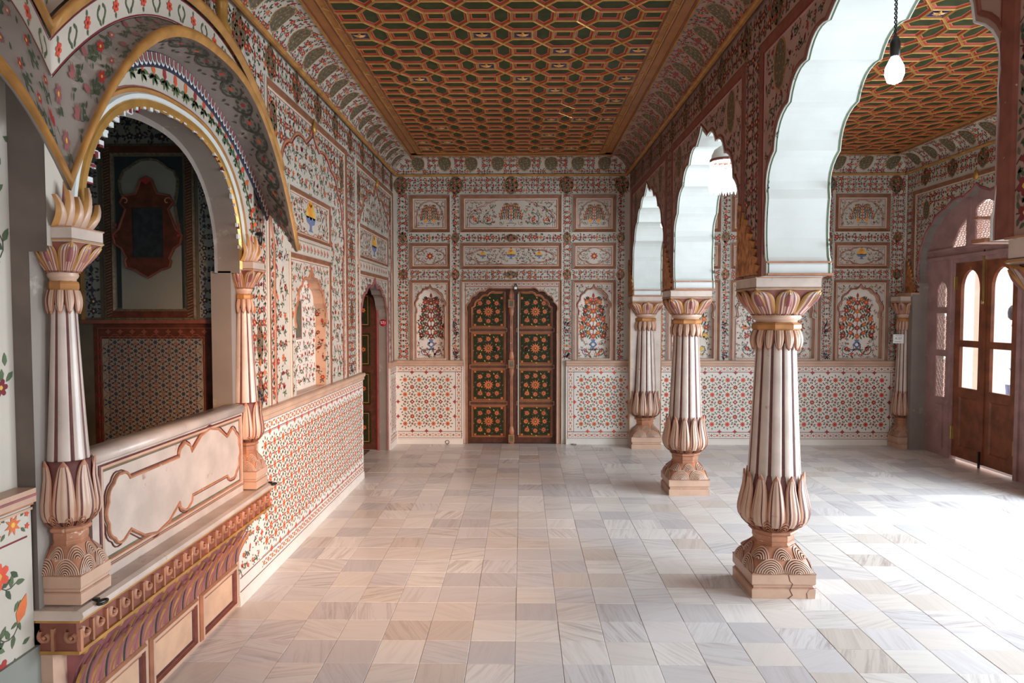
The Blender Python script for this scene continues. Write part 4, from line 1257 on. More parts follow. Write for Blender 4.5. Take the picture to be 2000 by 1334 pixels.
mb.box((RX + .22, BY - .3, 0), (RX + .3, BY + .1, 3.6), 'plaster_grey'); mb.box((RX + .10, -1.8, 2.95), (RX + .3, BY, 3.6), 'plaster_grey')
wr = mb.build('wall_right', kind='structure')
b = MB(); rect_rings(b, RCY - 1.12, 1.76, RCY + 1.12, 3.04, frame_steps(.05), right3, True); b.build('panel_frame', wr)
b = MB(); ridge(b, rl, .03, .012, 'petal_purple', right3); b.build('arch_moulding', wr)
P = Paint(900); ins = pip(rl)
P.lace(RCY - 1.05, 1.80, RCY + 1.05, 2.97, .06, ok=lambda x, y: (y > 1.97 or abs(x - RCY) > 1.0) and not ins(x, y) and not ins(x, y - .03) and abs(abs(x - RCY) - .86) + abs(y - 2.78) > .13, alt='orange')
for s in (-1, 1): P.medal(RCY + s * .86, 2.78, .06, .11)
P.lace(RCY - 1.3, 3.08, BY, 3.25, .055)
for k in range(5): P.medal(6.0 + k * .49, 3.165, .09, .07, .5)
P.lace(RCY + 1.13, 1.1, BY - .005, 3.06, .06); P.build('painted_spandrel', right3, wr)
mb = MB(); mb.lathe([(0, -.05), (.03, -.03), (.035, 0), (.02, .05), (0, .07)], 8, 'gold'); mb.v = [(RX - .01 + y * .5, RCY + x, 3.0 + z) for x, y, z in mb.v]; mb.build('gilt_boss', wr)

# sandstone screen
SX = RX + .10
s3 = lambda u, v, w: (SX + w, u, v)
dy0, dy1, dzt2 = RCY - .49, RCY + .49, 2.15
wins = []
top_w = foil([(RCY - .16, 2.36), (RCY - .16, 2.66), (RCY - .11, 2.73), (RCY + .11, 2.73), (RCY + .16, 2.66), (RCY + .16, 2.36)], lambda k: .0 if k in (0, 4) else .15, 3)
wins.append(top_w)
for s in (-1, 1): wins.append([(RCY + s * .30, 2.32), (RCY + s * .56, 2.32), (RCY + s * .42, 2.52), (RCY + s * .30, 2.62)][::s])
for s in (-1, 1):
    a, b_ = sorted((RCY + s * .60, RCY + s * .78))
    for z0, z1, arch in ((.66, 1.12, 0), (1.19, 1.60, 0), (1.67, 1.94, 1)):
        w = [(a, z0), (b_, z0), (b_, z1 - .08 * arch)] + ([((a + b_) / 2 + .06, z1 - .02), ((a + b_) / 2, z1 + .02), ((a + b_) / 2 - .06, z1 - .02)] if arch else []) + [(a, z1 - .08 * arch)]
        wins.append(w)
outer_s = [(RCY - 1.02, 0.0), (dy0, 0.0), (dy0, dzt2), (dy1, dzt2), (dy1, 0.0), (RCY + 1.02, 0.0), (RCY + 1.02, 3.0), (RCY - 1.02, 3.0)]
mb = MB(); plate(mb, outer_s, wins, s3, 'sandstone', .026); plate(mb, outer_s, wins, lambda u, v, w: s3(u, v, .026), 'sandstone')
mb.loft([[s3(u, v, w) for u, v in ((dy0, 0), (dy0, dzt2), (dy1, dzt2), (dy1, 0))] for w in (0, .07)], 'sandstone', False, False)
mb.box((SX - .025, RCY - .95, 2.19), (SX, RCY + .95, 2.23), 'sandstone'); mb.box((SX - .02, RCY - .95, 2.29), (SX, RCY + .95, 2.315), 'sandstone')
for s in (-1, 1):
    mb.box((SX - .02, min(RCY + s * .51, RCY + s * .56), 0), (SX, max(RCY + s * .51, RCY + s * .56), 2.19), 'sandstone')
    mb.box((SX - .015, min(RCY + s * .22, RCY + s * .26), 2.315), (SX, max(RCY + s * .22, RCY + s * .26), 2.8), 'sandstone')
    mb.box((SX - .012, min(RCY + s * .62, RCY + s * .77), .08), (SX, max(RCY + s * .62, RCY + s * .77), .58), 'sandstone')
scr = mb.build('screen', wr)
# pierced stone lattices
for k, w in enumerate(wins):
    u0, u1 = min(p[0] for p in w), max(p[0] for p in w); v0, v1 = min(p[1] for p in w), max(p[1] for p in w); ins = pip(w)
    b = MB(); c = .042
    c = .052; ni, nj = int((u1 - u0) / c) + 2, int((v1 - v0) / c) + 2
    for j in range(nj):
        for i in range(ni):
            x, y = u0 + (i + .5 * (j % 2)) * c, v0 + j * c * .87
            if not (ins(x, y) or ins(x + .02, y) or ins(x - .02, y) or ins(x, y - .02) or ins(x, y + .02)): continue
            # small ring cell with three spokes
            n6 = 6
            o_ = [s3(x + c * .56 * sin(q * pi / 3), y + c * .56 * cos(q * pi / 3), .012) for q in range(n6)]
            i_ = [s3(x + c * .455 * sin(q * pi / 3), y + c * .455 * cos(q * pi / 3), .012) for q in range(n6)]
            b.add(o_ + i_, [(q, (q + 1) % n6, n6 + (q + 1) % n6, n6 + q) for q in range(n6)], 'jali')
            i2 = [(p[0] + .006, p[1], p[2]) for p in i_]
            b.add(i_ + i2, [(q, (q + 1) % n6, n6 + (q + 1) % n6, n6 + q) for q in range(n6)], 'jali')
            for q in range(3):
                a = q * pi / 3 + (pi / 6 if (i + j) % 2 else 0); dx, dy = c * .42 * cos(a), c * .42 * sin(a); nx, ny = -sin(a) * .0028, cos(a) * .0028
                b.add([s3(x - dx + nx, y - dy + ny, .013), s3(x + dx + nx, y + dy + ny, .013), s3(x + dx - nx, y + dy - ny, .013), s3(x - dx - nx, y - dy - ny, .013)], [(0, 1, 2, 3)], 'jali')
    b.build('lattice', wr, kind='stuff')
# wooden double door
dr = empty('door_3', (SX + .02, RCY, 0)); tag(dr, kind='structure')
for s in (-1, 1):
    f3 = lambda u, v, w: (w, s * u, v)       # u = 0 at the meeting stile
    h1 = [(.09, .80), (.39, .80), (.39, 1.24), (.09, 1.24)]
    ar = [(.24 + .15 * cos(a), 1.86 + .20 * sin(a)) for a in [pi * k / 12 for k in range(13)]]
    h2 = [(.09, 1.31), (.39, 1.31)] + ar[:6] + [(.255, 2.06), (.252, 2.10), (.228, 2.10), (.225, 2.06)] + ar[7:]
    h3 = [(.10, .16), (.38, .16), (.38, .70), (.10, .70)]
    b = MB(); plate(b, [(.003, .035), (.485, .035), (.485, 2.145), (.003, 2.145)], [h1, h2, h3], f3, 'teak', .035, 'teak', True)
    plate(b, [(.003, .035), (.485, .035), (.485, 2.145), (.003, 2.145)], [h1, h2, h3], lambda u, v, w: f3(u, v, .035), 'teak')
    b.build('door_leaf', dr)
    b = MB(); plate(b, h3, [], lambda u, v, w: f3(u, v, .016), 'teak'); rect_rings(b, .10, .16, .38, .70, [(0, .0, 'teak'), (.012, -.014, 'teak'), (.02, -.016, 'teak')], f3); b.build('door_panel', dr)
    b = MB(); b.add([f3(u, v, .02) for u, v in h1], [(0, 1, 2, 3)], 'pane'); b.build('pane', dr)
    b = MB(); plate(b, h2, [], lambda u, v, w: f3(u, v, .02), 'pane'); b.build('pane', dr)
    # plain corner boards above the arched light
    b = MB(); b.box((-.006, min(s * .45, s * .53), 1.86), (.002, max(s * .45, s * .53), 2.0), 'brass'); b.loft([[(-.012 + .010 * cos(f), s * .488 + .010 * sin(f), z) for f in [k * pi / 4 for k in range(8)]] for z in (1.86, 2.0)], 'brass'); b.build('hinge', dr)
    b = MB(); b.box((-.006, min(s * .45, s * .53), .22), (.002, max(s * .45, s * .53), .36), 'brass'); b.loft([[(-.012 + .010 * cos(f), s * .488 + .010 * sin(f), z) for f in [k * pi / 4 for k in range(8)]] for z in (.22, .36)], 'brass'); b.build('hinge', dr)
b = MB(); b.box((-.012, -.03, .035), (.0, .03, 2.145), 'teak'); b.build('meeting_stile', dr)
b = MB(); b.box((-.03, -.012, 1.72), (-.015, .012, 2.20), 'brass'); b.lathe([(.0, 1.69), (.016, 1.70), (.018, 1.72), (.01, 1.735)], 8, 'brass', (-.022, 0)); b.lathe([(.012, 2.19), (.018, 2.21), (.0, 2.26)], 8, 'dark_metal', (-.022, 0)); b.build('door_bolt', dr)
b = MB(); b.box((-.03, -.008, .0), (-.012, .008, .17), 'dark_metal'); b.build('door_bolt', dr)

# courtyard seen through the door
mb = MB(); mb.box((RX + .22, -4, -.15), (14, 14, -.03), 'courtyard'); mb.build('courtyard_ground', kind='structure')
mb = MB()
mb.box((8.2, 3, -.03), (8.5, 14, 3.6), 'courtyard')
for k in range(8): mb.box((8.12, 4 + k * 1.2, -.03), (8.2, 4.25 + k * 1.2, 3.3), 'courtyard'); 
mb.box((8.1, 3, 3.3), (8.5, 14, 3.45), 'courtyard'); mb.build('courtyard_wall', kind='structure')

# ================================================================== PILLARS
def se(theta, n):   # superellipse radius factor (n=2 circle, large = square)
    return 1.0 / (abs(cos(theta)) ** n + abs(sin(theta)) ** n) ** (1.0 / n)


def petal(surf, th, dth, t0, t1, bump, flare=0.0, nu=10, nv=9, tip=2.2, ridges=3, cols=('terracotta', 'marble', 'groove'), lift=.004, tipcurl=.0, stripes=False):
    """one leaf laid on surf(theta,t)->(r,z); v=0 root, v=1 tip"""
    b = MB(); rows = []
    for j in range(nv + 1):
        v = j / nv; w = max(0.0, 1 - v ** tip * 1.0) ** .6 if j < nv else 0.02
        row = []
        for i in range(nu + 1):
            u = -1 + 2 * i / nu
            a = th + dth * u * w; r, z = surf(a, t0 + (t1 - t0) * v)
            r += lift + bump * (1 - u * u) * (0.35 + .65 * sin(pi * min(1, v * .9 + .1))) - (lift + .003) * (abs(u) > .99) + flare * v ** 3
            r += .0038 * cos(ridges * pi * u) * (1 - v ** 3)
            row.append((r * cos(a), r * sin(a), z))
        rows.append(row)
    def mm(i, j):
        u = -1 + 2 * (j + .5) / nu
        if abs(u) > .78 or i >= nv - 1: return cols[0]
        if stripes: return cols[2] if j % 2 else (cols[1] if i < nv - 3 else 'plaster')
        return cols[1] if int((u + 1) * ridges * 1.0) % 2 == 0 or ridges < 2 else (cols[2] if abs(abs(u) - .5) < .12 else cols[1])
    b.loft(rows, cols[1], False, True, mats=mm)
    return b.mesh('petal')


def scroll_mesh(surf, th, dth, t0, t1, n=4, m=('brownline', 'marble_pink')):
    """fan shaped acanthus leaf with curled ribs in low relief"""
    b = MB()
    for q in range(n + 2):
        s_ = 1 - q / (n + 2)
        pts = []
        for k in range(15):
            a = pi * k / 14
            u = cos(a) * s_; v = (sin(a)) * s_
            pts.append((u, v))
        rows = []
        for k, (u, v) in enumerate(pts):
            tt = t0 + (t1 - t0) * v; aa = th + dth * u
            w = .085 if n > 3 else .11
            r0, z0 = surf(aa, tt)
            u2, v2 = u * (1 - w / max(.2, s_)), v * (1 - w / max(.2, s_))
            a2 = th + dth * u2; t2 = t0 + (t1 - t0) * v2; r2, z2 = surf(a2, t2)
            h = .007 + .0022 * q
            ra, rb = r0 + .000, r0 + h; rc_ = r2 + h * 1.1
            rows.append([(ra * cos(aa), ra * sin(aa), z0), (rb * cos(aa), rb * sin(aa), z0), (rc_ * cos(a2), rc_ * sin(a2), z2), ((r2) * cos(a2), (r2) * sin(a2), z2)])
        b.loft(rows, m[0], False, False, mats=lambda i, j: m[0] if j == 0 else m[1])
    return b.mesh('scroll_leaf')


def make_pillar(root, nf=12, npet=12, ncl=14, q=1.0):
    # nf flutes, npet bulb leaves, ncl collar leaves; q slims everything above the bulb
    def part(b, name): return b.build(name, root)
    # plinth
    b = MB()
    def sq(h, z): return [(-h, -h, z), (h, -h, z), (h, h, z), (-h, h, z)]
    b.loft([sq(h, z) for h, z in ((.176, 0), (.178, .052), (.166, .058), (.166, .072), (.175, .078), (.178, .085), (.178, .135), (.170, .142))], 'marble_pink', True, False, True); part(b, 'plinth')
    b = MB()
    for z in (.0565, .074, .137): b.loft([sq(.1795 if z > .1 else .170, z), sq(.1795 if z > .1 else .170, z + .004)], 'terracotta', True, False)
    part(b, 'plinth_line')
    # square to round bell
    def bell(a, t):
        n = 9 * (1 - t) ** 2 + 2.2
        R_ = .150 + .022 * (1 - t) ** 2 * 1 - .038 * t ** 1.6 + .012 * sin(pi * t)
        return R_ * se(a, n), .142 + .130 * t
    b = MB(); b.loft([[(bell(a, t)[0] * cos(a), bell(a, t)[0] * sin(a), bell(a, t)[1]) for a in [2 * pi * k / 64 for k in range(64)]] for t in [i / 8 for i in range(9)]], 'terracotta', True, True); part(b, 'base_bell')
    lo = scroll_mesh(bell, pi / 8, .385, .02, .60, 5); hi = scroll_mesh(bell, 0, .33, .56, .98, 3)
    lo0 = scroll_mesh(bell, pi / 8 * 3, .385, .02, .60, 5)
    for k in range(4):
        for m_ in (lo, lo0):
            o = link('scroll_leaf', m_, root); o.rotation_euler = (0, 0, k * pi / 2)
    hi2 = scroll_mesh(bell, pi / 4, .33, .56, .98, 3)
    for k in range(4):
        for m_ in (hi, hi2):
            o = link('scroll_leaf', m_, root); o.rotation_euler = (0, 0, k * pi / 2)
    # neck rings (octagonal)
    b = MB(); b.lathe([(.118, .268), (.122, .275), (.112, .285), (.112, .292), (.116, .300), (.116, .325), (.113, .330), (.130, .336), (.138, .345), (.134, .354), (.122, .360), (.118, .372)], 8, 'terracotta', rot=pi / 8, smooth=False); part(b, 'neck_ring')
    # bulb
    def bulb(a, t):   # t 0 bottom .. 1 top
        z = .362 + .32 * t
        R_ = .118 + .074 * sin(pi * min(1, t / .52) * .5) ** .8 if t < .26 else None
        pr = [(0, .118), (.06, .150), (.14, .176), (.24, .187), (.36, .186), (.55, .172), (.75, .156), (1.0, .148)]
        for (a0, r0), (a1, r1) in zip(pr[:-1], pr[1:]):
            if a0 <= t <= a1 + 1e-9: return r0 + (r1 - r0) * (t - a0) / (a1 - a0), z
        return .148, z
    b = MB(); b.loft([[(bulb(a, t)[0] * cos(a) * .97, bulb(a, t)[0] * sin(a) * .97, bulb(a, t)[1]) for a in [2 * pi * k / 48 for k in range(48)]] for t in [i / 12 for i in range(13)]], 'groove', True, True, True); part(b, 'bulb')
    pm = petal(bulb, 0, pi / npet, .10, 1.02, .010, .014, 12, 10, 3.2, 4, ('terracotta', 'marble_pink', 'groove'))
    for k in range(npet):
        o = link('petal', pm, root); o.rotation_euler = (0, 0, (k + .5) * 2 * pi / npet)
    pm = scroll_mesh(lambda a, t: (bulb(a, t)[0], bulb(a, t)[1]), 0, .20, .0, .22, 2, ('groove', 'terracotta'))
    for k in range(12):
        o = link('scroll_leaf', pm, root); o.rotation_euler = (0, 0, k * pi / 6)
    # fluted shaft
    n = nf; seg = 8; rows = []
    RS = lambda t: (.150 - .040 * t ** .9) * (1 if q == 1 else .93 - (.93 - q) * t)
    zs = [.62, .75, .9, 1.05, 1.2, 1.32, 1.44]
    for z in zs:
        t = (z - .62) / .82; R_ = RS(t)
        row = []
        for k in range(n * seg):
            u = (k % seg) / seg * 2 - 1
            rr = R_ * (1 - .0 - .07 * abs(u) ** 3.5)
            if k % seg == 0: rr = R_ * .915
            a = 2 * pi * (k / seg) / n
            row.append((rr * cos(a), rr * sin(a), z))
        rows.append(row)
    b = MB(); b.loft(rows, 'marble', True, True, mats=lambda i, j: 'groove' if j % seg in (0, seg - 1) else 'marble'); part(b, 'shaft')
    # thin fillets lying in the flutes
    b = MB()
    for k in range(n):
        a = 2 * pi * k / n
        rr = [[((R_ * cc) * cos(a + da), (R_ * cc) * sin(a + da), z) for da, cc in ((-.03, .92), (0, .968), (.03, .92))] for z, R_ in [(z, RS((z - .62) / .82)) for z in zs]]
        b.loft(rr, 'groove', False, True)
    part(b, 'fillets')
    # collar of drooping leaves
    def collar(a, t): return .112 * q + .018 * sin(pi * min(1, t * .8 + .1)), 1.505 - .115 * t
    pm = petal(collar, 0, pi / ncl, 0, 1, .008, .006, 10, 8, 2.6, 3, ('terracotta', 'marble_pink', 'groove'))
    for k in range(ncl):
        o = link('petal', pm, root); o.rotation_euler = (0, 0, k * 2 * pi / ncl)
    b = MB(); b.lathe([(q * r_, z_) for r_, z_ in [(.100, 1.36), (.105, 1.42), (.118, 1.46), (.116, 1.508)]], 28, 'groove', cap=False); part(b, 'collar')
    b = MB(); b.lathe([(q * r_, z_) for r_, z_ in [(.112, 1.500), (.128, 1.505), (.135, 1.515), (.135, 1.535), (.128, 1.545), (.114, 1.55)]], 8, 'gilt', rot=pi / 8, smooth=False); part(b, 'gilt_ring')
    b = MB(); b.lathe([(q * r_, z_) for r_, z_ in [(.114, 1.548), (.114, 1.558), (.128, 1.566), (.136, 1.576), (.130, 1.586), (.134, 1.592)]], 16, 'marble_pink'); part(b, 'neck')
    # capital
    def cap(a, t):
        n_ = 2.2 + 7 * t ** 2
        return (.128 * q + (.18 - .128 * q) * t ** 1.5 + .016 * sin(pi * t)) * se(a, n_), 1.588 + .142 * t
    b = MB(); b.loft([[(cap(a, t)[0] * cos(a) * .97, cap(a, t)[0] * sin(a) * .97, cap(a, t)[1]) for a in [2 * pi * k / 64 for k in range(64)]] for t in [i / 8 for i in range(9)]], 'brownline', True, True); part(b, 'capital')
    for th in (0, pi / 4):
        pm = petal(cap, th, pi / 8 * 1.0, .06, .99, .014, .006, 16, 10, 5.0, 4, ('goldpaint', 'marble_pink', 'petal_purple'), stripes=True)
        for k in range(4):
            o = link('petal', pm, root); o.rotation_euler = (0, 0, k * pi / 2)
    def inner(a, t): r, z = cap(a, t); return r + .012, z
    for th in (0, pi / 4):
        pm = petal(inner, th, pi / 8 * .34, .35, .9, .010, .004, 8, 6, 2.0, 2, ('gold', 'petal_purple', 'olive'))
        for k in range(4):
            o = link('petal', pm, root); o.rotation_euler = (0, 0, k * pi / 2)
    pm = scroll_mesh(cap, 0, pi / 16, .0, .16, 1, ('groove', 'terracotta'))
    for k in range(16):
        o = link('scroll_leaf', pm, root); o.rotation_euler = (0, 0, k * pi / 8)
    b = MB(); b.loft([sq(h, z) for h, z in ((.172, 1.728), (.182, 1.733), (.182, 1.739), (.178, 1.741), (.178, 1.792), (.184, 1.795), (.184, 1.801))], 'marble', True, False, True)
    b.loft([sq(.1835, 1.7335), sq(.1835, 1.7385)], 'goldpaint', True, False); b.loft([sq(.1855, 1.7955), sq(.1855, 1.8005)], 'terracotta', True, False); b.loft([sq(.1795, 1.742), sq(.1795, 1.745)], 'groove', True, False); part(b, 'abacus')


def copy_tree(o, parent=None, loc=None, scale=None, rotz=None):
    c = o.copy(); COL.objects.link(c)
    if parent is not None: c.parent = parent
    if loc is not None: c.location = loc
    if scale is not None: c.scale = scale
    if rotz is not None: c.rotation_euler = (0, 0, rotz)
    for ch in KIDS[o.name]:
        d = ch.copy(); COL.objects.link(d); d.parent = c
    return c


KIDS = {}
PX = 1.467
p1 = empty('pillar', (PX, 3.965, 0)); tag(p1, 'nearest full marble pillar, chipped corner on its plinth and striped fluted shaft', 'pillar', 'fluted marble pillars of the arcade')
make_pillar(p1); KIDS[p1.name] = [o for o in bpy.data.objects if o.parent == p1]
b = MB()  # cracked patch on the plinth front
pts = [(.02, .142), (.03, .10), (.045, .085), (.03, .05), (.045, .02), (.02, .0)]
b.loft([[(u, -.1785, v), (u + .006, -.1785, v)] for u, v in pts], 'groove', False, False)
pts = [(.13, .0), (.125, .03), (.14, .055), (.178, .06)]
b.loft([[(u, -.1783, v), (u + .004, -.1783, v + .003)] for u, v in pts], 'groove', False, False); crack = b.build('plinth_crack', p1)
p2 = copy_tree(p1, None, (PX, 6.13, 0)); tag(p2, 'second marble pillar, warm lit at its foot, between nearest pillar and back wall')
p3 = copy_tree(p1, None, (PX, 8.19, 0)); tag(p3, 'farthest pillar of the row, half set against the back wall on a white strip')
p0 = copy_tree(p1, None, (PX, 1.66, 0)); tag(p0, 'dark capital and abacus of the pillar cut off by the right edge of the photo')
b = MB(); b.box((1.285, BY - .19, 0.0), (1.655, BY, 1.80), 'marble'); b.box((1.281, BY - .194, .14), (1.289, BY - .186, 1.79), 'goldpaint'); b.box((1.651, BY - .194, .14), (1.659, BY - .186, 1.79), 'goldpaint'); b.build('pilaster_strip', wb)
e1 = copy_tree(p1, None, (RX - .085, 8.17, 0), (.62, .62, 1.0)); e1['label'] = 'slim pillar in the far right corner, carrying a small white number plate'; e1['group'] = 'slim pillars of the right wall'; e1['category'] = 'pillar'
e2 = copy_tree(p1, None, (RX - .085, 5.90, 0), (.62, .62, 1.0)); e2['label'] = 'slim pillar whose pale foot shows at the right edge beyond the wooden door'; e2['group'] = 'slim pillars of the right wall'
b = MB(); b.box((RX - .08, 8.02, 0), (RX + .01, 8.32, 1.82), 'plaster_grey'); b.box((RX - .09, 8.03, 1.80), (RX, 8.33, 1.84), 'marble_pink')
b.build('pilaster_strip', wr)
def foliage_r():
    b = foliage(0, 1, .10); b.v = [(RX - .02 + (x - AXN) * 1.0, 8.17 + y, z + .02) for x, y, z in b.v]; return b
foliage_r().build('carved_foliage', wr)
# number plate
def text_mesh(body, size, m):
    c = bpy.data.curves.new('txt', 'FONT'); c.body = body; c.size = size; c.align_x = 'CENTER'; c.align_y = 'CENTER'; c.extrude = .0004
    o = bpy.data.objects.new('txt', c); COL.objects.link(o); bpy.context.view_layer.update()
    me = bpy.data.meshes.new_from_object(o.evaluated_get(bpy.context.evaluated_depsgraph_get())); bpy.data.objects.remove(o)
    me.materials.clear(); me.materials.append(MATS[m]); me.name = 'lettering'; return me


t = empty('number_plate', (RX - .195, 8.09, 1.30)); t.rotation_euler = (0, 0, radians(-35)); tag(t, 'small square white plate with faint dark writing on the corner pillar', 'sign')
b = MB(); b.box((-.055, -.006, -.052), (.055, .006, .052), 'tag_white'); b.build('plate', t)
o = link('lettering', text_mesh('A 57', .035, 'ink'), t); o.location = (0, -.0068, .004); o.rotation_euler = (pi / 2, 0, 0)
b = MB(); b.add([(-.04, -.0066, -.036), (.03, -.0066, -.036), (.03, -.0066, -.032), (-.04, -.0066, -.032)], [(0, 1, 2, 3)], 'ink'); b.add([(-.03, -.0066, .036), (.04, -.0066, .036), (.04, -.0066, .039), (-.03, -.0066, .039)], [(0, 1, 2, 3)], 'ink'); b.build('rule', t)
t = empty('number_sticker', (-1.612, 7.896, 1.49)); tag(t, 'round dark red number sticker on the white jamb of the left doorway', 'sticker')
b = MB(); b.lathe([(0, 0), (.040, 0), (.040, .002), (0, .002)], 24, 'tag_red'); b.v = [(x, -z, y) for x, y, z in b.v]; b.build('disc', t)
o = link('lettering', text_mesh('571', .045, 'tag_white'), t); o.location = (0, -.0026, 0); o.rotation_euler = (pi / 2, 0, 0)

# ================================================================== BALCONY (jharokha) on the left wall
J = empty('balcony', (-1.54, 3.05, 0)); tag(J, 'carved and painted marble balcony with curved gilt-edged eave projecting from the left wall', 'balcony')
JO = Vector((-1.54, 3.05, 0))
def jb(b, name, par=None, **kw):
    b.v = [(x - JO.x, y - JO.y, z) for x, y, z in b.v] if par is None else b.v
    return b.build(name, par or J, **kw)
j3 = lambda u, v, w: (-w, u - JO.y, v)
FX = -1.54
# front plate with the round arch
JC, JR, JZ = 3.05, .66, 1.88
def sup(R_, top, n=40, z0=JZ):
    out = []
    for k in range(n + 1):
        s_ = -cos(pi * k / n); out.append((JC + R_ * s_, z0 + (top - z0) * max(0, 1 - abs(s_) ** 2.4) ** .4545))
    return out
arc = sup(JR, 2.465, 28)
out_j = [(2.20, 1.82), (JC - JR, 1.82)] + arc + [(JC + JR, 1.82), (3.92, 1.82), (3.92, 2.98), (2.20, 2.98)]
b = MB(); plate(b, out_j, [], lambda u, v, w: (FX - w, u, v), 'plaster')
l = [(JC - JR, 1.82)] + arc + [(JC + JR, 1.82)]
b.loft([[(FX - w, u, v) for u, v in l] for w in (0, .12)], 'plaster_grey', False, True)
b.loft([[(FX - .12 - 0, u, v) for u, v in l], [(FX - .12, (u - JC) * .94 + JC, (v - 1.82) * .955 + 1.82) for u, v in l]], 'plaster_grey', False, False)
b.box((-1.70, 2.20, 0.25), (FX - .06, 2.42, 1.82), 'plaster_grey'); b.box((-1.70, 3.71, 0.25), (FX - .05, 3.915, 1.83), 'plaster_grey'); b.box((-1.72, 2.2, 0), (-1.60, 3.93, .3), 'plaster_grey')
b.box((-1.68, 2.20, 1.82), (FX - .121, 2.21, 2.98), 'plaster_grey'); b.box((-1.68, 3.905, 1.82), (FX - .121, 3.92, 2.98), 'plaster_grey')
b.box((-1.70, 2.2, 0), (-1.56, 3.64, .465), 'marble_pink')
b.add([(-1.72, 2.1985, 1.80), (FX, 2.1985, 1.80), (FX, 2.1985, 2.98), (-1.72, 2.1985, 2.98)], [(0, 1, 2, 3)], 'plaster_shaded')  # near side face, its shade carried by the darker colour
b.add([(-1.70, 2.1985, .62), (FX - .06, 2.1985, .62), (FX - .06, 2.1985, 1.80), (-1.70, 2.1985, 1.80)], [(0, 1, 2, 3)], 'plaster_shaded')
b.box((-1.68, 2.2, 2.5), (FX - .121, 3.9, 2.98), 'plaster_grey')
jb(b, 'front_wall')
# red lines on side face
P = Paint(1001)
P.border(-1.66 + .02, .66, FX - .065, 1.80, .007, 'red')
P.build('painted_lines', lambda u, v, w: (u - JO.x, 2.2 + w - JO.y, v), J)
# mouldings round the arch : flaking gold edge, white, gold line
b = MB(); f3 = lambda u, v, w: (FX - w, u, v)
def arcs(k, z0=1.84): R_ = JR + (k - 1) * .72; return [(JC - R_, z0)] + sup(R_, 2.465 + (k - 1) * .48, 36) + [(JC + R_, z0)]
ridge(b, arcs(1.035), .045, .010, 'gold', f3); ridge(b, arcs(1.09), .03, .012, 'whitewash', f3); ridge(b, arcs(1.135), .022, .010, 'goldpaint', f3); ridge(b, arcs(1.16), .006, .006, 'petal_purple', f3)
rf = random.Random(9)
for p in arcs(1.0)[2:-2]:
    for e in range(3): b.box((FX - .004, p[0] + rf.uniform(-.02, .02), p[1] + rf.uniform(-.01, .014)), (FX + .004 + .004 * rf.random(), p[0] + rf.uniform(.021, .03), p[1] + rf.uniform(.015, .02)), 'whitewash' if e else 'crimson')
jb(b, 'arch_moulding')
P = Paint(1002)
for k in range(31):
    a = pi * (k + .5) / 31; (x, z) = sup(JR + .225, 2.605, 62)[2 * k + 1]
    m_ = ('brightred', 'orange', 'red')[k % 3]; da = atan2(sin(a), -cos(a))
    if z < 2.08 or x < 2.26: continue
    P.bud(x, z, da, .06, m_)
    P.leaf(x, z, da + 1.9, .05, .02); P.leaf(x, z, da - 1.9, .05, .02); P.leaf(x, z, da + 2.8, .05, .018); P.leaf(x, z, da - 2.8, .05, .018)
    for e in (-1, 1):
        P.leaf(x + .035 * e, z - .03, da + e, .04, .016)
for z in (1.86, 1.93, 2.0, 2.07, 2.14):
    for x in (3.88,): P.bud(x, z, pi / 2, .05, 'brightred'); P.leaf(x, z, 0, .04, .015); P.leaf(x, z, pi, .04, .015)
P.build('painted_flowers', j3, J)
# carved gilt acanthus over the capitals
for y0_, s in ((2.31, 1), (3.80, -1)):
    b = MB()
    for e, (du, h) in enumerate(((-.07, .10), (-.035, .15), (.0, .11), (.035, .15), (.07, .10))):
        base = (FX + .004, y0_ + du, 1.885)
        rows = []
        for k in range(8):
            t = k / 7; w = .030 * (1 - t ** 2); cy = y0_ + du + du * t * .6; z = 1.885 + h * t; x = FX + .02 + .02 * sin(pi * t) + .012 * t
            rows.append([(x - .012, cy - w, z), (x, cy - w * .5, z), (x + .006, cy, z), (x, cy + w * .5, z), (x - .012, cy + w, z)])
        b.loft(rows, 'marble_pink', False, True, mats=lambda i, j: 'goldpaint' if j in (0, 3) else 'marble_pink')
    jb(b, 'acanthus')
# colonettes (each a copy of the pillar's pieces at small scale)
c = empty('colonnette', (-0.022, 2.305 - JO.y, .625)); c.parent = J; c.scale = (.50, .47, .70)
make_pillar(c, 8, 8, 10, .72)
PET = [o for o in bpy.data.objects if o.parent == c]
c = empty('colonnette', (-0.022, 3.81 - JO.y, .625)); c.parent = J; c.scale = (.50, .47, .70)
for ch in PET:
    d = ch.copy(); COL.objects.link(d); d.parent = c
# parapet between the colonnettes
b = MB()
b.box((FX - .09, 2.40, .60), (FX - .004, 3.72, 1.06), 'marble')
prof = [(-.10, 1.055), (.006, 1.055), (.012, 1.065), (.012, 1.085), (.0, 1.098), (-.03, 1.104), (-.09, 1.10), (-.10, 1.09)]
b.loft([[(FX + x, y, z) for x, z in prof] for y in (2.40, 3.72)], 'marble', True, True, True)
jb(b, 'parapet')
b = MB(); pf = lambda u, v, w: (FX - .004 - w, u, v)
rect_rings(b, 2.44, .665, 3.70, 1.045, [(0, 0, 'groove'), (0.0, .004, 'groove'), (.006, .008, 'marble_pink'), (.016, .008, 'terracotta'), (.022, .002, 'olive'), (.03, 0, 'marble')], pf)
cx, cz, a_, h_ = 3.07, .855, .58, .145
pts = [(-1, 0), (-.985, .45), (-.93, .80), (-.84, .62), (-.80, 1.0), (-.73, .74), (-.14, .74), (-.07, 1.0), (.07, 1.0), (.14, .74), (.73, .74), (.80, 1.0), (.84, .62), (.93, .80), (.985, .45), (1, 0)]
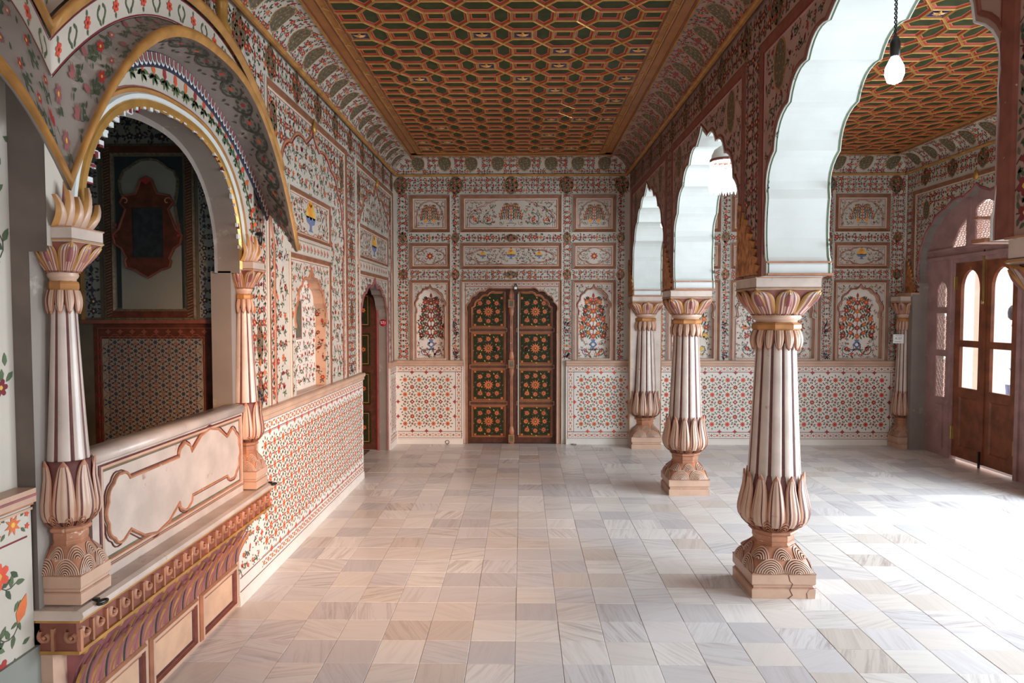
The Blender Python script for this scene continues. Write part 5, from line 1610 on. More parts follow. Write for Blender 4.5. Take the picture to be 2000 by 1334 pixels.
pts = [(-1.0, -.28), (-1.0, .28), (-.94, .72), (-.845, .90), (-.76, .70), (-.10, .70), (-.05, .98), (.05, .98), (.10, .70), (.76, .70), (.845, .90), (.94, .72), (1.0, .28), (1.0, -.28)]
full = pts[1:13] + [(-u, -v) for u, v in pts[1:13]]
full = [(cx + a_ * u, cz + h_ * v) for u, v in full]
car = foil(full + [full[0]], lambda k: (.0 if k in (3, 8, 15, 20) else .20), 4)[:-1]
car2 = car
plate(b, car2, [], lambda u, v, w: pf(u, v, w - .006), 'marble'); b.loft([[pf(u, v, 0) for u, v in car2], [pf(u, v, -.006) for u, v in car2]], 'marble_pink', True, False)
ridge(b, car2, .014, .007, 'terracotta', lambda u, v, w: pf(u, v, w - .004), True); ridge(b, [((u - cx) * 1.03 + cx, (v - cz) * 1.09 + cz) for u, v in car2], .006, .005, 'groove', pf, True)
b.box((FX - .004, 2.4, .655), (FX + .0, 3.72, .660), 'terracotta')
jb(b, 'parapet_panel')
# slab with scroll frieze and bead pendants
SXF = -1.45
b = MB(); prof = [(-1.70, .585), (SXF - .012, .585), (SXF, .590), (SXF + .004, .600), (SXF, .612), (SXF - .02, .618), (-1.70, .618)]
b.loft([[(x, y, z) for x, z in prof] for y in (2.19, 3.95)], 'marble', True, False, True)
b.box((-1.70, 2.20, .47), (SXF - .028, 3.94, .586), 'brownline'); b.box((-1.70, 2.195, .575), (SXF - .012, 3.945, .588), 'goldpaint'); b.box((-1.70, 2.195, .468), (SXF - .016, 3.945, .480), 'goldpaint')
jb(b, 'slab')
sb = MB(); pts = []
n = 22
rows = []
for k in range(15):
    t = k / 14; a = 2.2 + 5.4 * t; r = .026 * (1 - t * .72)
    c_, s_ = cos(a), sin(a); w = .0065 * (1 - .4 * t)
    rows.append([(-.0, r * c_ - w * c_, r * s_ - w * s_), (.013, r * c_, r * s_), (0, r * c_ + w * c_, r * s_ + w * s_)])
sb.loft(rows, 'terracotta', False, True); sb.lathe([(0, 0), (.008, .002), (.006, .016), (0, .018)], 6, 'terracotta'); k0 = len(sb.v) - 24
sb.v[k0:] = [(z, x - .0, y) for x, y, z in sb.v[k0:]]
sb.box((-.002, .024, -.045), (.012, .034, .03), 'terracotta')
sm_ = sb.mesh('scroll_ornament')
for k in range(n):
    o = link('scroll_ornament', sm_, J); o.location = (SXF - .028 - JO.x, 2.245 + k * .0775 - JO.y, .528)
for k in range(2):
    o = link('scroll_ornament', sm_, J); o.location = (-1.60 + k * .09 - JO.x + .02, 2.20 - JO.y, .528); o.rotation_euler = (0, 0, -pi / 2)
pb = MB(); pb.lathe([(.0, -.022), (.012, -.016), (.018, -.004), (.014, .004), (.006, .01)], 8, 'goldpaint'); pm_ = pb.mesh('bead')
for k in range(17):
    o = link('bead', pm_, J); o.location = (SXF - .045 - JO.x, 2.26 + k * .1015 - JO.y, .460)
# acanthus corbel course
b = MB(); z0, z1 = .255, .468
b.loft([[(-1.70, y, z0), (-1.556, y, z0), (-1.552, y, z0 + .05), (-1.53, y, z0 + .12), (-1.49, y, z1 - .02), (-1.482, y, z1), (-1.70, y, z1)] for y in (2.27, 3.66)], 'petal_purple', True, True, True); jb(b, 'corbel')
lb = MB(); rl_ = random.Random(3)
for e in range(5):
    rows = []; off = (e - 2) * .024
    for k in range(9):
        t = k / 8; z = z0 + (z1 - z0 - .03) * t * (1 - .08 * abs(e - 2)); x = -1.552 + .062 * t ** 1.6
        w = .013 * sin(pi * min(1, .25 + t * .85)) ** .7 + .001; yy = off * (1 + .5 * t) + .010 * sin(4 * t + e)
        rows.append([(x + .0, yy - w, z), (x + .010, yy - w * .4, z), (x + .012, yy + w * .4, z), (x, yy + w, z)])
    lb.loft(rows, 'petal_purple', False, True, mats=lambda i, j, e=e: 'goldpaint' if j == (2 if e % 2 else 0) else ('petal_purple' if e != 2 else 'teal'))
lm = lb.mesh('acanthus_leaf')
for k in range(12):
    o = link('acanthus_leaf', lm, J); o.location = (-JO.x, 2.33 + k * .114 - JO.y, 0)
# framed base panels
for k in range(4):
    y1_ = 3.635 - k * .445; y0_ = y1_ - .435
    if y1_ < 2.3: break
    y0_ = max(y0_, 2.22)
    b = MB(); bf = lambda u, v, w: (-1.556 - w, u, v)
    b.box((-1.62, y0_ - .005, 0), (-1.556, y1_ + .005, .256), 'marble_pink')
    rect_rings(b, y0_ + .01, .015, y1_ - .01, .245, [(0, 0, 'terracotta'), (0, .005, 'terracotta'), (.008, .018, 'marble_pink'), (.022, .018, 'brownline'), (.028, .004, 'terracotta'), (.036, .010, 'groove'), (.042, .001, 'navy'), (.047, 0, 'marble_pink')], bf)
    b.add([bf(y0_ + .055, .06, -.001), bf(y1_ - .055, .06, -.001), bf(y1_ - .055, .2, -.001), bf(y0_ + .055, .2, -.001)], [(0, 1, 2, 3)], 'sand')
    jb(b, 'base_panel')
# iron rings
for y_ in (2.28, 3.90):
    b = MB(); b.loft([[(SXF + .012 + (.022 + .005 * cos(f)) * cos(t) * .6, y_ + (.022 + .005 * cos(f)) * sin(t), .612 + .005 * sin(f)) for f in [k * pi / 3 for k in range(6)]] for t in [k * pi / 7 for k in range(15)]], 'dark_metal')
    b.box((SXF - .02, y_ - .006, .60), (SXF + .0, y_ + .006, .625), 'dark_metal'); jb(b, 'ring')
for (y_, z_) in ((2.36, 2.42), (3.96, 2.03)):
    b = MB(); b.loft([[(FX + .02 + .005 * sin(f), y_ + (.018 + .005 * cos(f)) * sin(t), z_ + (.03 + .005 * cos(f)) * cos(t)) for f in [k * pi / 3 for k in range(6)]] for t in [k * pi / 7 for k in range(15)]], 'dark_metal'); b.box((FX - .0, y_ - .008, z_ + .02), (FX + .03, y_ + .008, z_ + .04), 'dark_metal'); jb(b, 'ring')

# ---- curved eave
def bang(s, p=2.1):  # 0..1 height of the bow at s in [-1,1]
    return 1 - abs(s) ** p
XE = -1.343; YC = 3.05; YH = 1.02
def ring3(x, yh, zc, zm, p, side_rise, n=40):
    """near side (wall->corner), front (near corner->far corner), far side back to the wall"""
    out = []
    ns = 8
    for k in range(ns):
        t = k / ns; xx = -1.66 + (x + 1.66) * t
        out.append((xx, YC - yh, zc + side_rise * (1 - t ** 1.7)))
    for k in range(n + 1):
        s = -1 + 2 * k / n; out.append((x, YC + yh * s, zc + (zm - zc) * bang(s, p)))
    for k in range(1, ns + 1):
        t = 1 - k / ns; xx = -1.66 + (x + 1.66) * t
        out.append((xx, YC + yh, zc + side_rise * (1 - t ** 1.7)))
    return out
E0 = (1.965, 2.745, 2.5)
RG = {
    'edge_b': ring3(XE, YH, 1.965, 2.735, 2.5, .42), 'edge_o': ring3(XE + .014, YH + .014, 1.985, 2.757, 2.5, .42), 'edge_t': ring3(XE + .004, YH + .004, 2.012, 2.778, 2.5, .42),
    'roof0': ring3(XE - .008, YH - .008, 2.02, 2.782, 2.5, .42), 'roof1': ring3(XE - .05, YH - .03, 2.16, 2.79, 2.3, .36), 'roof2': ring3(XE - .09, YH - .06, 2.317, 2.81, 2.2, .32),
    'fr0': ring3(XE - .088, YH - .055, 2.318, 2.812, 2.2, .32), 'fr1': ring3(XE - .088, YH - .05, 2.43, 2.925, 2.2, .32),
    'co0': ring3(XE - .075, YH - .04, 2.432, 2.928, 2.2, .32), 'co1': ring3(XE - .055, YH - .02, 2.452, 2.948, 2.2, .32), 'co2': ring3(XE - .06, YH - .025, 2.475, 2.972, 2.2, .32), 'co3': ring3(XE - .09, YH - .05, 2.485, 2.98, 2.2, .32),
    'up0': ring3(XE - .10, YH - .06, 2.50, 2.99, 2.2, .30), 'up1': ring3(-1.56, YH - .20, 2.80, 3.03, 2.2, .05)}
b = MB(); b.loft([RG[k] for k in ('edge_b', 'edge_o', 'edge_t', 'roof0')], 'goldpaint', False, True); jb(b, 'eave_edge')
b = MB(); b.loft([RG[k] for k in ('roof0', 'roof1', 'roof2')], 'plaster_grey', False, True); jb(b, 'eave_roof')
b = MB(); b.loft([RG[k] for k in ('fr0', 'fr1')], 'plaster', False, True); jb(b, 'eave_frieze')
b = MB(); b.loft([RG[k] for k in ('co0', 'co1', 'co2', 'co3')], 'goldpaint', False, True); jb(b, 'eave_cornice')
b = MB(); b.loft([RG[k] for k in ('up0', 'up1')], 'plaster', False, True); jb(b, 'eave_crown')
# soffit: from the edge back to the wall round the arch
NS = len(RG['edge_b'])
wallc = []
for k, p in enumerate(RG['edge_b']):
    s = max(-1, min(1, (p[1] - YC) / YH))
    if k < 8 or k > NS - 9:
        e_ = (k / 8) if k < 8 else (NS - 1 - k) / 8
        wallc.append((min(p[0], FX), YC + (1.10 if s > 0 else -.855), p[2] + .03 + .205 * e_))
    else: wallc.append((FX + .003, YC + (1.10 if s > 0 else .86) * s, 2.20 + .515 * bang(s, 1.95)))
midc = [((a[0] * .5 + c_[0] * .5), (a[1] * .5 + c_[1] * .5), (a[2] * .5 + c_[2] * .5) + .02) for a, c_ in zip(RG['edge_b'], wallc)]
inner_e = [(p[0] - .012, p[1], p[2] + .004) for p in RG['edge_b']]
b = MB(); b.loft([RG['edge_b'], inner_e, midc, wallc], 'plaster_grey', False, True); jb(b, 'eave_soffit')


def along(rings, i0, i1):
    """map (u along ring 0..1, v across) for painting on a lofted strip"""
    A = rings[0][i0:i1 + 1]; B = rings[1][i0:i1 + 1]
    L_ = [0]
    for p, q_ in zip(A[:-1], A[1:]): L_.append(L_[-1] + sqrt(sum((p[k] - q_[k]) ** 2 for k in range(3))))
    Wd = sqrt(sum((A[len(A) // 2][k] - B[len(B) // 2][k]) ** 2 for k in range(3)))
    W0 = sqrt(sum((A[0][k] - B[0][k]) ** 2 for k in range(3)))
    def f(u, v, w):
        u = max(0, min(L_[-1] - 1e-6, u)); k = 0
        while L_[k + 1] < u: k += 1
        t = (u - L_[k]) / (L_[k + 1] - L_[k])
        a = Vector(A[k]).lerp(Vector(A[k + 1]), t); c_ = Vector(B[k]).lerp(Vector(B[k + 1]), t)
        d = (c_ - a); tan = Vector(A[k + 1]) - Vector(A[k]); nrm = tan.cross(d).normalized()
        r = a + d * v + nrm * w * f.sgn
        return (r.x - JO.x, r.y - JO.y, r.z)
    f.sgn = 1; f.L = L_[-1]; f.W = (Wd + W0) / 2; return f


def jpaint(name, rings, i0, i1, fn, seed, sgn=1, off=.002):
    f = along(rings, i0, i1); f.sgn = sgn; P = Paint(seed); fn(P, f.L, f.W)
    g = lambda u, v, w: f(u, max(0, min(1, v / f.W)), w)
    P.build(name, g, J, off=off)


fi0, fi1 = 8, 8 + 40
def frieze_fn(P, L_, W_):
    n = max(1, round(L_ / .10))
    for k in range(n):
        x = L_ * (k + .5) / n
        if k % 2 == 0: P.rose(x, W_ * .5, W_ * .20, 'brightred', 'crimson', 6); P.leaf(x, W_ * .68, pi / 2, W_ * .2, W_ * .1); P.leaf(x, W_ * .32, -pi / 2, W_ * .2, W_ * .1)
        else:
            for s in (-1, 1):
                P.line([(x + s * .008 + s * .02 * sin(3 * t), W_ * (.25 + .5 * t)) for t in (0, .25, .5, .75, 1)], .008, 'leaf'); P.leaf(x + s * .02, W_ * .6, pi / 2 + s * .5, W_ * .2, W_ * .09); P.leaf(x + s * .015, W_ * .3, -pi / 2 - s * .5, W_ * .2, W_ * .09)
    P.line([(t * L_ / 40, W_ * .04) for t in range(41)], W_ * .05, 'crimson'); P.line([(t * L_ / 40, W_ * .97) for t in range(41)], W_ * .05, 'crimson')
for (i0, i1) in ((0, 8), (8, 48), (48, NS - 1)):
    for sgn in (1, -1): jpaint('painted_flowers', (RG['fr0'], RG['fr1']), i0, i1, frieze_fn, 1100 + i0, sgn)
def roof_fn(P, L_, W_): P.scatter(0, .02, L_, W_ - .01, .11, cols=('petal_purple', 'red', 'petal_purple'), lf='green', size=1.1)
for (i0, i1) in ((0, 8), (8, 48), (48, NS - 1)):
    for ra, rb in (('roof0', 'roof1'), ('roof1', 'roof2')):
        for sgn in (1, -1): jpaint('painted_roof_flowers', (RG[ra], RG[rb]), i0, i1, roof_fn, 1110 + i0, sgn, .003)
def crown_fn(P, L_, W_):
    P.scatter(0, .02, L_, W_, .09, cols=('brightred', 'red')); 
    for k in range(int(L_ / .1)): P.line([(k * .1 + .04 * t, W_ * .5 + .02 * sin(6 * t)) for t in (0, .5, 1, 1.5, 2)], .008, 'gold', 2)
for sgn in (1, -1): jpaint('painted_crown', (RG['up0'], RG['up1']), 8, 48, crown_fn, 1120, sgn, .003)
# soffit scrollwork, between the inner edge and the petal course
def soffit_fn(P, L_, W_):
    n = max(1, round(L_ / .125)); c = L_ / n
    y0 = W_ * .42; R_ = W_ * .33
    for k in range(n):
        x = (k + .5) * c; s = 1 if k % 2 else -1
        cy = y0 + s * W_ * .04
        P.line([(x + R_ * (1 - t * .25) * cos(pi / 2 * s * -1 + s * 5.0 * t), cy + R_ * (1 - t * .25) * sin(pi / 2 * s * -1 + s * 5.0 * t)) for t in [i / 10 for i in range(11)]], .013, 'vine', 1)
        P.star(x, cy, .022, 6, ('brightred', 'orange', 'red')[k % 3], 4); 
        for q in range(7):
            a = q * .9; P.leaf(x + R_ * .6 * cos(a), cy + R_ * .6 * sin(a), a + 1.9, .036, .017, 'green'); P.leaf(x + R_ * 1.25 * cos(a), cy + R_ * 1.25 * sin(a), a + .6, .030, .014, 'vine')
        P.leaf(x + c / 2, y0, pi / 2 * s + .3, .04, .018, 'vine'); P.leaf(x + c / 2, y0, -pi / 2 * s + .6, .035, .018, 'vine')
f_s = along((inner_e, wallc), 8, 48)
P = Paint(1140); soffit_fn(P, f_s.L, f_s.W * .86)
def sof3(u, v, w):
    t = max(0, min(1, v / f_s.W)); a = f_s(u, t, 0); lift = .02 * (1 - abs(2 * t - 1)) ; return (a[0] + .0, a[1], a[2] + lift - .004 + w * 1.5)
P.build('painted_scrolls', sof3, J)
# lotus petal course along the wall edge of the soffit
pw = MB()
pw.add([(0, -.016, 0), (0, .016, 0), (0, .016, -.03), (0, .010, -.044), (0, 0, -.050), (0, -.010, -.044), (0, -.016, -.03)], [(0, 1, 2, 3, 4, 5, 6)], 'whitewash')
pw.add([(.003, -.010, .0), (.003, .010, 0), (.003, .011, -.024), (.003, .006, -.036), (.003, 0, -.040), (.003, -.006, -.036), (.003, -.011, -.024)], [(0, 1, 2, 3, 4, 5, 6)], 'petal_purple')
pwm = pw.mesh('lotus_petal')
wc = wallc[8:49]; Lw = [0]
for p, q_ in zip(wc[:-1], wc[1:]): Lw.append(Lw[-1] + sqrt((p[1] - q_[1]) ** 2 + (p[2] - q_[2]) ** 2))
def onw(u):
    k = 0
    while k < len(Lw) - 2 and Lw[k + 1] < u: k += 1
    t = (u - Lw[k]) / (Lw[k + 1] - Lw[k]); a, c_ = wc[k], wc[k + 1]
    return a[1] + (c_[1] - a[1]) * t, a[2] + (c_[2] - a[2]) * t, atan2(c_[2] - a[2], c_[1] - a[1])
npt = int(Lw[-1] / .037)
for k in range(npt):
    y_, z_, an = onw((k + .5) * .037)
    o = link('lotus_petal', pwm, J); o.location = (FX + .010 - JO.x, y_ - JO.y, z_ - .004); o.rotation_euler = (an, 0, 0)
b = MB(); rows = []
for k in range(81):
    y_, z_, an = onw(Lw[-1] * k / 80 * .9999); nx, nz = sin(an), -cos(an)
    rows.append([(FX + .006, y_, z_), (FX + .008, y_ + nx * .055, z_ + nz * .055), (FX + .001, y_ + nx * .062, z_ + nz * .062)])
b.loft(rows, 'navy', False, False); jb(b, 'petal_ground')
# finial on the eave crown
b = MB(); b.lathe([(.0, 0), (.025, .0), (.055, .03), (.062, .06), (.052, .095), (.035, .115), (.045, .135), (.040, .165), (.028, .185), (.026, .25), (.032, .27), (.030, .29), (.0, .295)], 20, 'gold')
b.v = [(x - 1.50, y + 3.45, z + 2.87) for x, y, z in b.v]; jb(b, 'finial')
b = MB()
for k in range(6):
    a = -1.1 + k * .44
    rows = [[(-1.465 + .01 * t, 3.45 + (.045 * t) * sin(a) * 1.6 + e * .007, 2.865 - .07 * (1 - t) + .01) for e in (-1, 0, 1)] for t in (0, .33, .66, 1)]
    b.loft(rows, 'gold', False, False)
jb(b, 'finial_calyx')

# ================================================================== ALCOVE behind the balcony
mb = MB(); AY = 3.86
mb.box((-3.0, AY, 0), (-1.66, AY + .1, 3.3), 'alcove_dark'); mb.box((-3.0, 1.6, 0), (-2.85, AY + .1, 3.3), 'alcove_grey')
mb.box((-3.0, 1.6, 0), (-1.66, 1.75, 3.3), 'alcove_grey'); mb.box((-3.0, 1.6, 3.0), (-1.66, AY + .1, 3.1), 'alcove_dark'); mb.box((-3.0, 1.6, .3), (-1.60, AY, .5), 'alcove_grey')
al = mb.build('wall_alcove', kind='structure')
AU = lambda px: (px - 1020) * AY / 1333 * .995
AV = lambda py: 1.6 - (py - 612) * AY / 1333 * 1.0
a3 = lambda u, v, w: (u, AY + w, v)
b = MB()
rect_rings(b, AU(196), AV(625), AU(378), AV(283), [(0, 0, 'goldgrey'), (0, .01, 'goldgrey'), (.012, .014, 'door_brown'), (.05, .012, 'goldgrey'), (.062, .004, 'alcove_dark'), (.07, 0, 'alcove_dark')], a3)
for k in range(58):
    for xx in (AU(196) + .031, AU(378) - .031):
        z = AV(620) + k * .0165; b.add([(xx - .016, AY - .016, z), (xx + .016, AY - .016, z + .012), (xx + .016, AY - .016, z + .018), (xx - .016, AY - .016, z + .006)], [(0, 1, 2, 3)], 'goldgrey')
b.build('rope_frame', al)
cw = [(230, 620), (230, 470), (238, 430), (243, 400), (232, 375), (230, 355), (238, 335), (250, 328), (258, 322), (272, 314), (290, 312), (306, 314), (318, 322), (324, 328), (338, 335), (345, 352), (343, 375), (338, 400), (342, 430), (350, 470), (350, 620)]
cw = [(AU(x), AV(y)) for x, y in cw]
b = MB(); plate(b, cw, [], lambda u, v, w: a3(u, v, w - .004), 'alcove_grey'); ridge(b, cw[1:-1], .018, .012, 'goldgrey', a3); b.build('painted_arch', al)
P = Paint(1200)
P.rect(AU(206), AV(620), AU(368), AV(290), 'teal', 0)
for a, c in ((155, 186), (384, 424)):
    P.rect(AU(a), AV(620), AU(c), AV(285), 'alcove_grey', 0); P.lace(AU(a) + .004, AV(618), AU(c) - .004, AV(288), .045, main='navy', alt='vine', lf='navy')
P.rect(AU(150), AV(282), AU(440), AV(225), 'alcove_grey', 0); P.lace(AU(150), AV(280), AU(440), AV(228), .05, main='navy', alt='vine', lf='navy')
P.rect(AU(147), AV(626), AU(155), AV(290), 'goldpaint', 0)
P.rect(AU(170), AV(900), AU(428), AV(632), 'door_brown', 0); P.rect(AU(187), AV(900), AU(388), AV(662), 'alcove_grey', 1)
P.border(AU(178), AV(905), AU(418), AV(640), .006, 'brownline', 2); P.border(AU(184), AV(905), AU(392), AV(657), .006, 'brownline', 2)
for k in range(9): P.star(AU(200 + k * 24), AV(648), .018, 4, 'brownline', 3)
for k in range(10): P.star(AU(181), AV(665 + k * 22), .018, 4, 'crimson', 3)
for j in range(7):
    for i in range(8):
        for h in (0, 1):
            x, y = AU(200 + i * 27 + h * 13), AV(890 - j * 34 - h * 17)
            if x > AU(385): continue
            P.star(x, y, .016, 6, 'navy', 4)
            for q in range(6): P.leaf(x + .014 * cos(q * pi / 3 + pi / 6), y + .014 * sin(q * pi / 3 + pi / 6), q * pi / 3 + pi / 6, .022, .010, 'navy', 4)
            P.line([(x + .038 * cos(t) * .95, y + .046 * sin(t)) for t in [k * pi / 5 for k in range(11)]], .004, 'brownline', 3)
P.build('painted_alcove', a3, al)
b = MB(); b.box((AU(147), AY - .02, AV(632)), (AU(432), AY, AV(625)), 'brownline'); b.build('ledge', al)
mr = empty('wall_mirror', ((AU(252) + AU(322)) / 2, AY - .006, (AV(405) + AV(505)) / 2)); tag(mr, 'dark mottled mirror in an ornate scrolled red-brown frame inside the balcony alcove', 'mirror')
hw, hh = (AU(322) - AU(252)) / 2, (AV(405) - AV(505)) / 2
b = MB(); b.box((-hw + .01, -.012, -hh), (hw - .01, -.004, hh), 'old_mirror'); b.build('mirror_glass', mr)
o1 = [(-hw - .02, -hh), (-hw - .05, -hh * .6), (-hw - .085, -hh * .45), (-hw - .095, -hh * .1), (-hw - .06, hh * .15), (-hw - .045, hh * .45), (-hw - .02, hh * .9), (-hw - .05, hh * 1.15), (-hw - .03, hh * 1.42), (-hw * .6, hh * 1.5), (-hw * .45, hh * 1.75), (-.04, hh * 1.85), (-.03, hh * 2.05), (0, hh * 2.15)]
o2 = [(-.0, -hh * 1.75), (-.05, -hh * 1.55), (-hw * .7, -hh * 1.45), (-hw - .02, -hh * 1.35), (-hw - .03, -hh * 1.1)]
outl = o2 + o1; outl = outl + [(-u, v) for u, v in outl[::-1][1:-1]]
b = MB(); plate(b, outl, [[(-hw + .012, -hh + .005), (hw - .012, -hh + .005), (hw - .012, hh - .005), (-hw + .012, hh - .005)]], lambda u, v, w: (u, -.02 + w, v), 'door_brown', .018, 'door_brown', True)
ridge(b, outl, .012, .008, 'brownline', lambda u, v, w: (u, -.02 + w, v), True); b.build('mirror_frame', mr)
b = MB(); b.add([(0, -.024, hh * 2.15), (.03, -.024, hh * 2.0), (0, -.024, hh * 1.85), (-.03, -.024, hh * 2.0)], [(0, 1, 2, 3)], 'red')
for s in (-1, 1):
    b.loft([[(s * (hw + .02 + (.03 - .02 * t) * cos(5 * t)), -.026, hh * 1.2 + (.03 - .02 * t) * sin(5 * t)), (s * (hw + .02 + (.022 - .02 * t) * cos(5 * t)), -.026, hh * 1.2 + (.022 - .02 * t) * sin(5 * t))] for t in [k / 8 for k in range(9)]], 'terracotta', False, False)
    for k in range(3): b.add([(s * (hw + .07), -.024, -hh * .2 + k * .03), (s * (hw + .095), -.024, -hh * .2 + k * .03 + .015), (s * (hw + .07), -.024, -hh * .2 + k * .03 + .02)], [(0, 1, 2)], 'red')
b.build('frame_scrolls', mr)

# ================================================================== LAMPS under the arches
LXc = 1.47
t = empty('pendant_bulb', (LXc, 2.76, 2.90)); tag(t, 'bare glowing bulb on a twisted cord under the nearest arch', 'lamp')
b = MB(); b.lathe([(.0, .0), (.045, .0), (.04, -.015), (.015, -.03), (.0, -.03)], 16, 'milk_glass'); b.build('ceiling_rose', t)
b = MB()
for e in (0, pi):
    b.loft([[(.004 * cos(k * .9 + e) + .003 * cos(f), .004 * sin(k * .9 + e) + .003 * sin(f), -.02 - .195 * k / 40) for f in [q_ * pi / 3 for q_ in range(6)]] for k in range(41)], 'dark_metal')
b.build('cord', t)
b = MB(); b.lathe([(.0, -.21), (.012, -.212), (.020, -.235), (.018, -.285), (.012, -.29)], 14, 'dark_metal'); b.build('socket', t)
b = MB(); b.lathe([(.012, -.285), (.02, -.30), (.034, -.33), (.036, -.355), (.026, -.385), (.0, -.397)], 18, 'lamp_glow'); bo = b.build('bulb', t)
light('bulb_light', 'POINT', (LXc, 2.76, 2.46), None, 5, (0.82, 0.95, 1.0), shadow_soft_size=.05)
t = empty('chandelier', (LXc, 5.03, 2.90)); tag(t, 'glass dome lamp with a brown rim and glowing icicle drops under the second arch', 'chandelier')
b = MB(); b.lathe([(.0, .0), (.03, -.0), (.012, -.02), (.020, -.04), (.010, -.055), (.022, -.075), (.010, -.09), (.0, -.09)], 12, 'dark_metal'); b.build('hook', t)
b = MB(); b.lathe([(.012, -.085), (.04, -.09), (.075, -.115), (.092, -.15), (.098, -.185)], 24, 'milk_glass', cap=False); b.build('lamp_shade', t)
b = MB(); b.lathe([(.097, -.182), (.105, -.184), (.106, -.200), (.097, -.202)], 24, 'brownline', cap=False); b.build('rim', t)
cm = MB(); cm.lathe([(.0, 0), (.007, -.006), (.008, -.10), (.012, -.14), (.010, -.165), (.0, -.20)], 6, 'crystal_glow'); cmm = cm.mesh('drop')
bm_ = MB(); bm_.lathe([(0, .012), (.010, .006), (.012, 0), (.010, -.006), (0, -.012)], 8, 'crystal_glow'); bmm = bm_.mesh('glass_bead')
for k in range(16):
    a = 2 * pi * k / 16; o = link('drop', cmm, t); o.location = (.100 * cos(a), .100 * sin(a), -.222 - .012 * (k % 2))
    o = link('glass_bead', bmm, t); o.location = (.098 * cos(a), .098 * sin(a), -.212)
for k in range(9):
    a = 2 * pi * k / 9; o = link('drop', cmm, t); o.location = (.055 * cos(a), .055 * sin(a), -.235)
light('chandelier_light', 'POINT', (LXc, 5.03, 2.60), None, 7, (0.9, 0.97, 1.0), shadow_soft_size=.06)
t = empty('small_lamp', (LXc, 7.20, 2.90)); tag(t, 'tiny glowing lamp just showing at the edge of the farthest arch', 'lamp')
b = MB(); b.lathe([(.004, 0), (.004, -.30), (.014, -.31), (.014, -.34)], 8, 'dark_metal'); b.build('cord', t)
b = MB(); b.lathe([(.012, -.34), (.026, -.37), (.026, -.39), (.0, -.42)], 12, 'lamp_glow'); b.build('bulb', t)
light('small_lamp_light', 'POINT', (LXc, 7.20, 2.44), None, 6, (0.88, 0.97, 1.0), shadow_soft_size=.05)

# ================================================================== SMALL THINGS
t = empty('wall_ring', (-.915, BY - .05, .012)); tag(t, 'small iron ring lying against the wall foot left of the painted double door', 'ring')
b = MB(); b.loft([[((.022 + .003 * cos(f)) * cos(q_), -.002 + .003 * sin(f), .014 + (.022 + .003 * cos(f)) * sin(q_)) for f in [k * pi / 3 for k in range(6)]] for q_ in [k * pi / 8 for k in range(17)]], 'dark_metal'); b.build('ring_band', t)
b = MB(); rr = random.Random(2)
for k in range(5): b.box((.60 + k * .012, BY - .09 + rr.uniform(0, .02), .0), (.612 + k * .012, BY - .075 + rr.uniform(0, .02), .008 + .008 * rr.random()), 'plaster_grey')
o = b.build('plaster_crumbs'); tag(o, 'few grey plaster crumbs on the floor right of the painted double door', 'debris')

# ================================================================== PERSON standing in the courtyard beyond the wooden door
mat('skin', (0.30, 0.15, 0.09), 0.5, var=0.05); mat('hair', (0.015, 0.012, 0.012), 0.5); mat('white_cloth', (0.75, 0.73, 0.70), 0.8, var=0.04); mat('blue_cloth', (0.20, 0.24, 0.38), 0.8); mat('pink_cloth', (0.62, 0.36, 0.36), 0.8)
per = empty('person', (7.16, 10.0, -.03)); per.rotation_euler = (0, 0, radians(70)); tag(per, 'dark haired person in pale clothes standing outside behind the right glass of the wooden door', 'person')


def skin_body(name, verts, edges, radii, m, root=0, sub=1):
    me = bpy.data.meshes.new(name); me.from_pydata(verts, edges, []); o = bpy.data.objects.new(name, me); COL.objects.link(o)
    md = o.modifiers.new('skin', 'SKIN'); md.use_smooth_shade = True
    for i, r_ in enumerate(radii):
        sv = me.skin_vertices[0].data[i]; sv.radius = r_ if isinstance(r_, tuple) else (r_, r_); sv.use_root = (i == root)
    ss = o.modifiers.new('sub', 'SUBSURF'); ss.levels = sub; ss.render_levels = sub
    bpy.context.view_layer.update()
    e = bpy.data.meshes.new_from_object(o.evaluated_get(bpy.context.evaluated_depsgraph_get())); bpy.data.objects.remove(o)
    e.materials.clear(); e.materials.append(MATS[m]); e.name = name
    for p in e.polygons: p.use_smooth = True
    return e


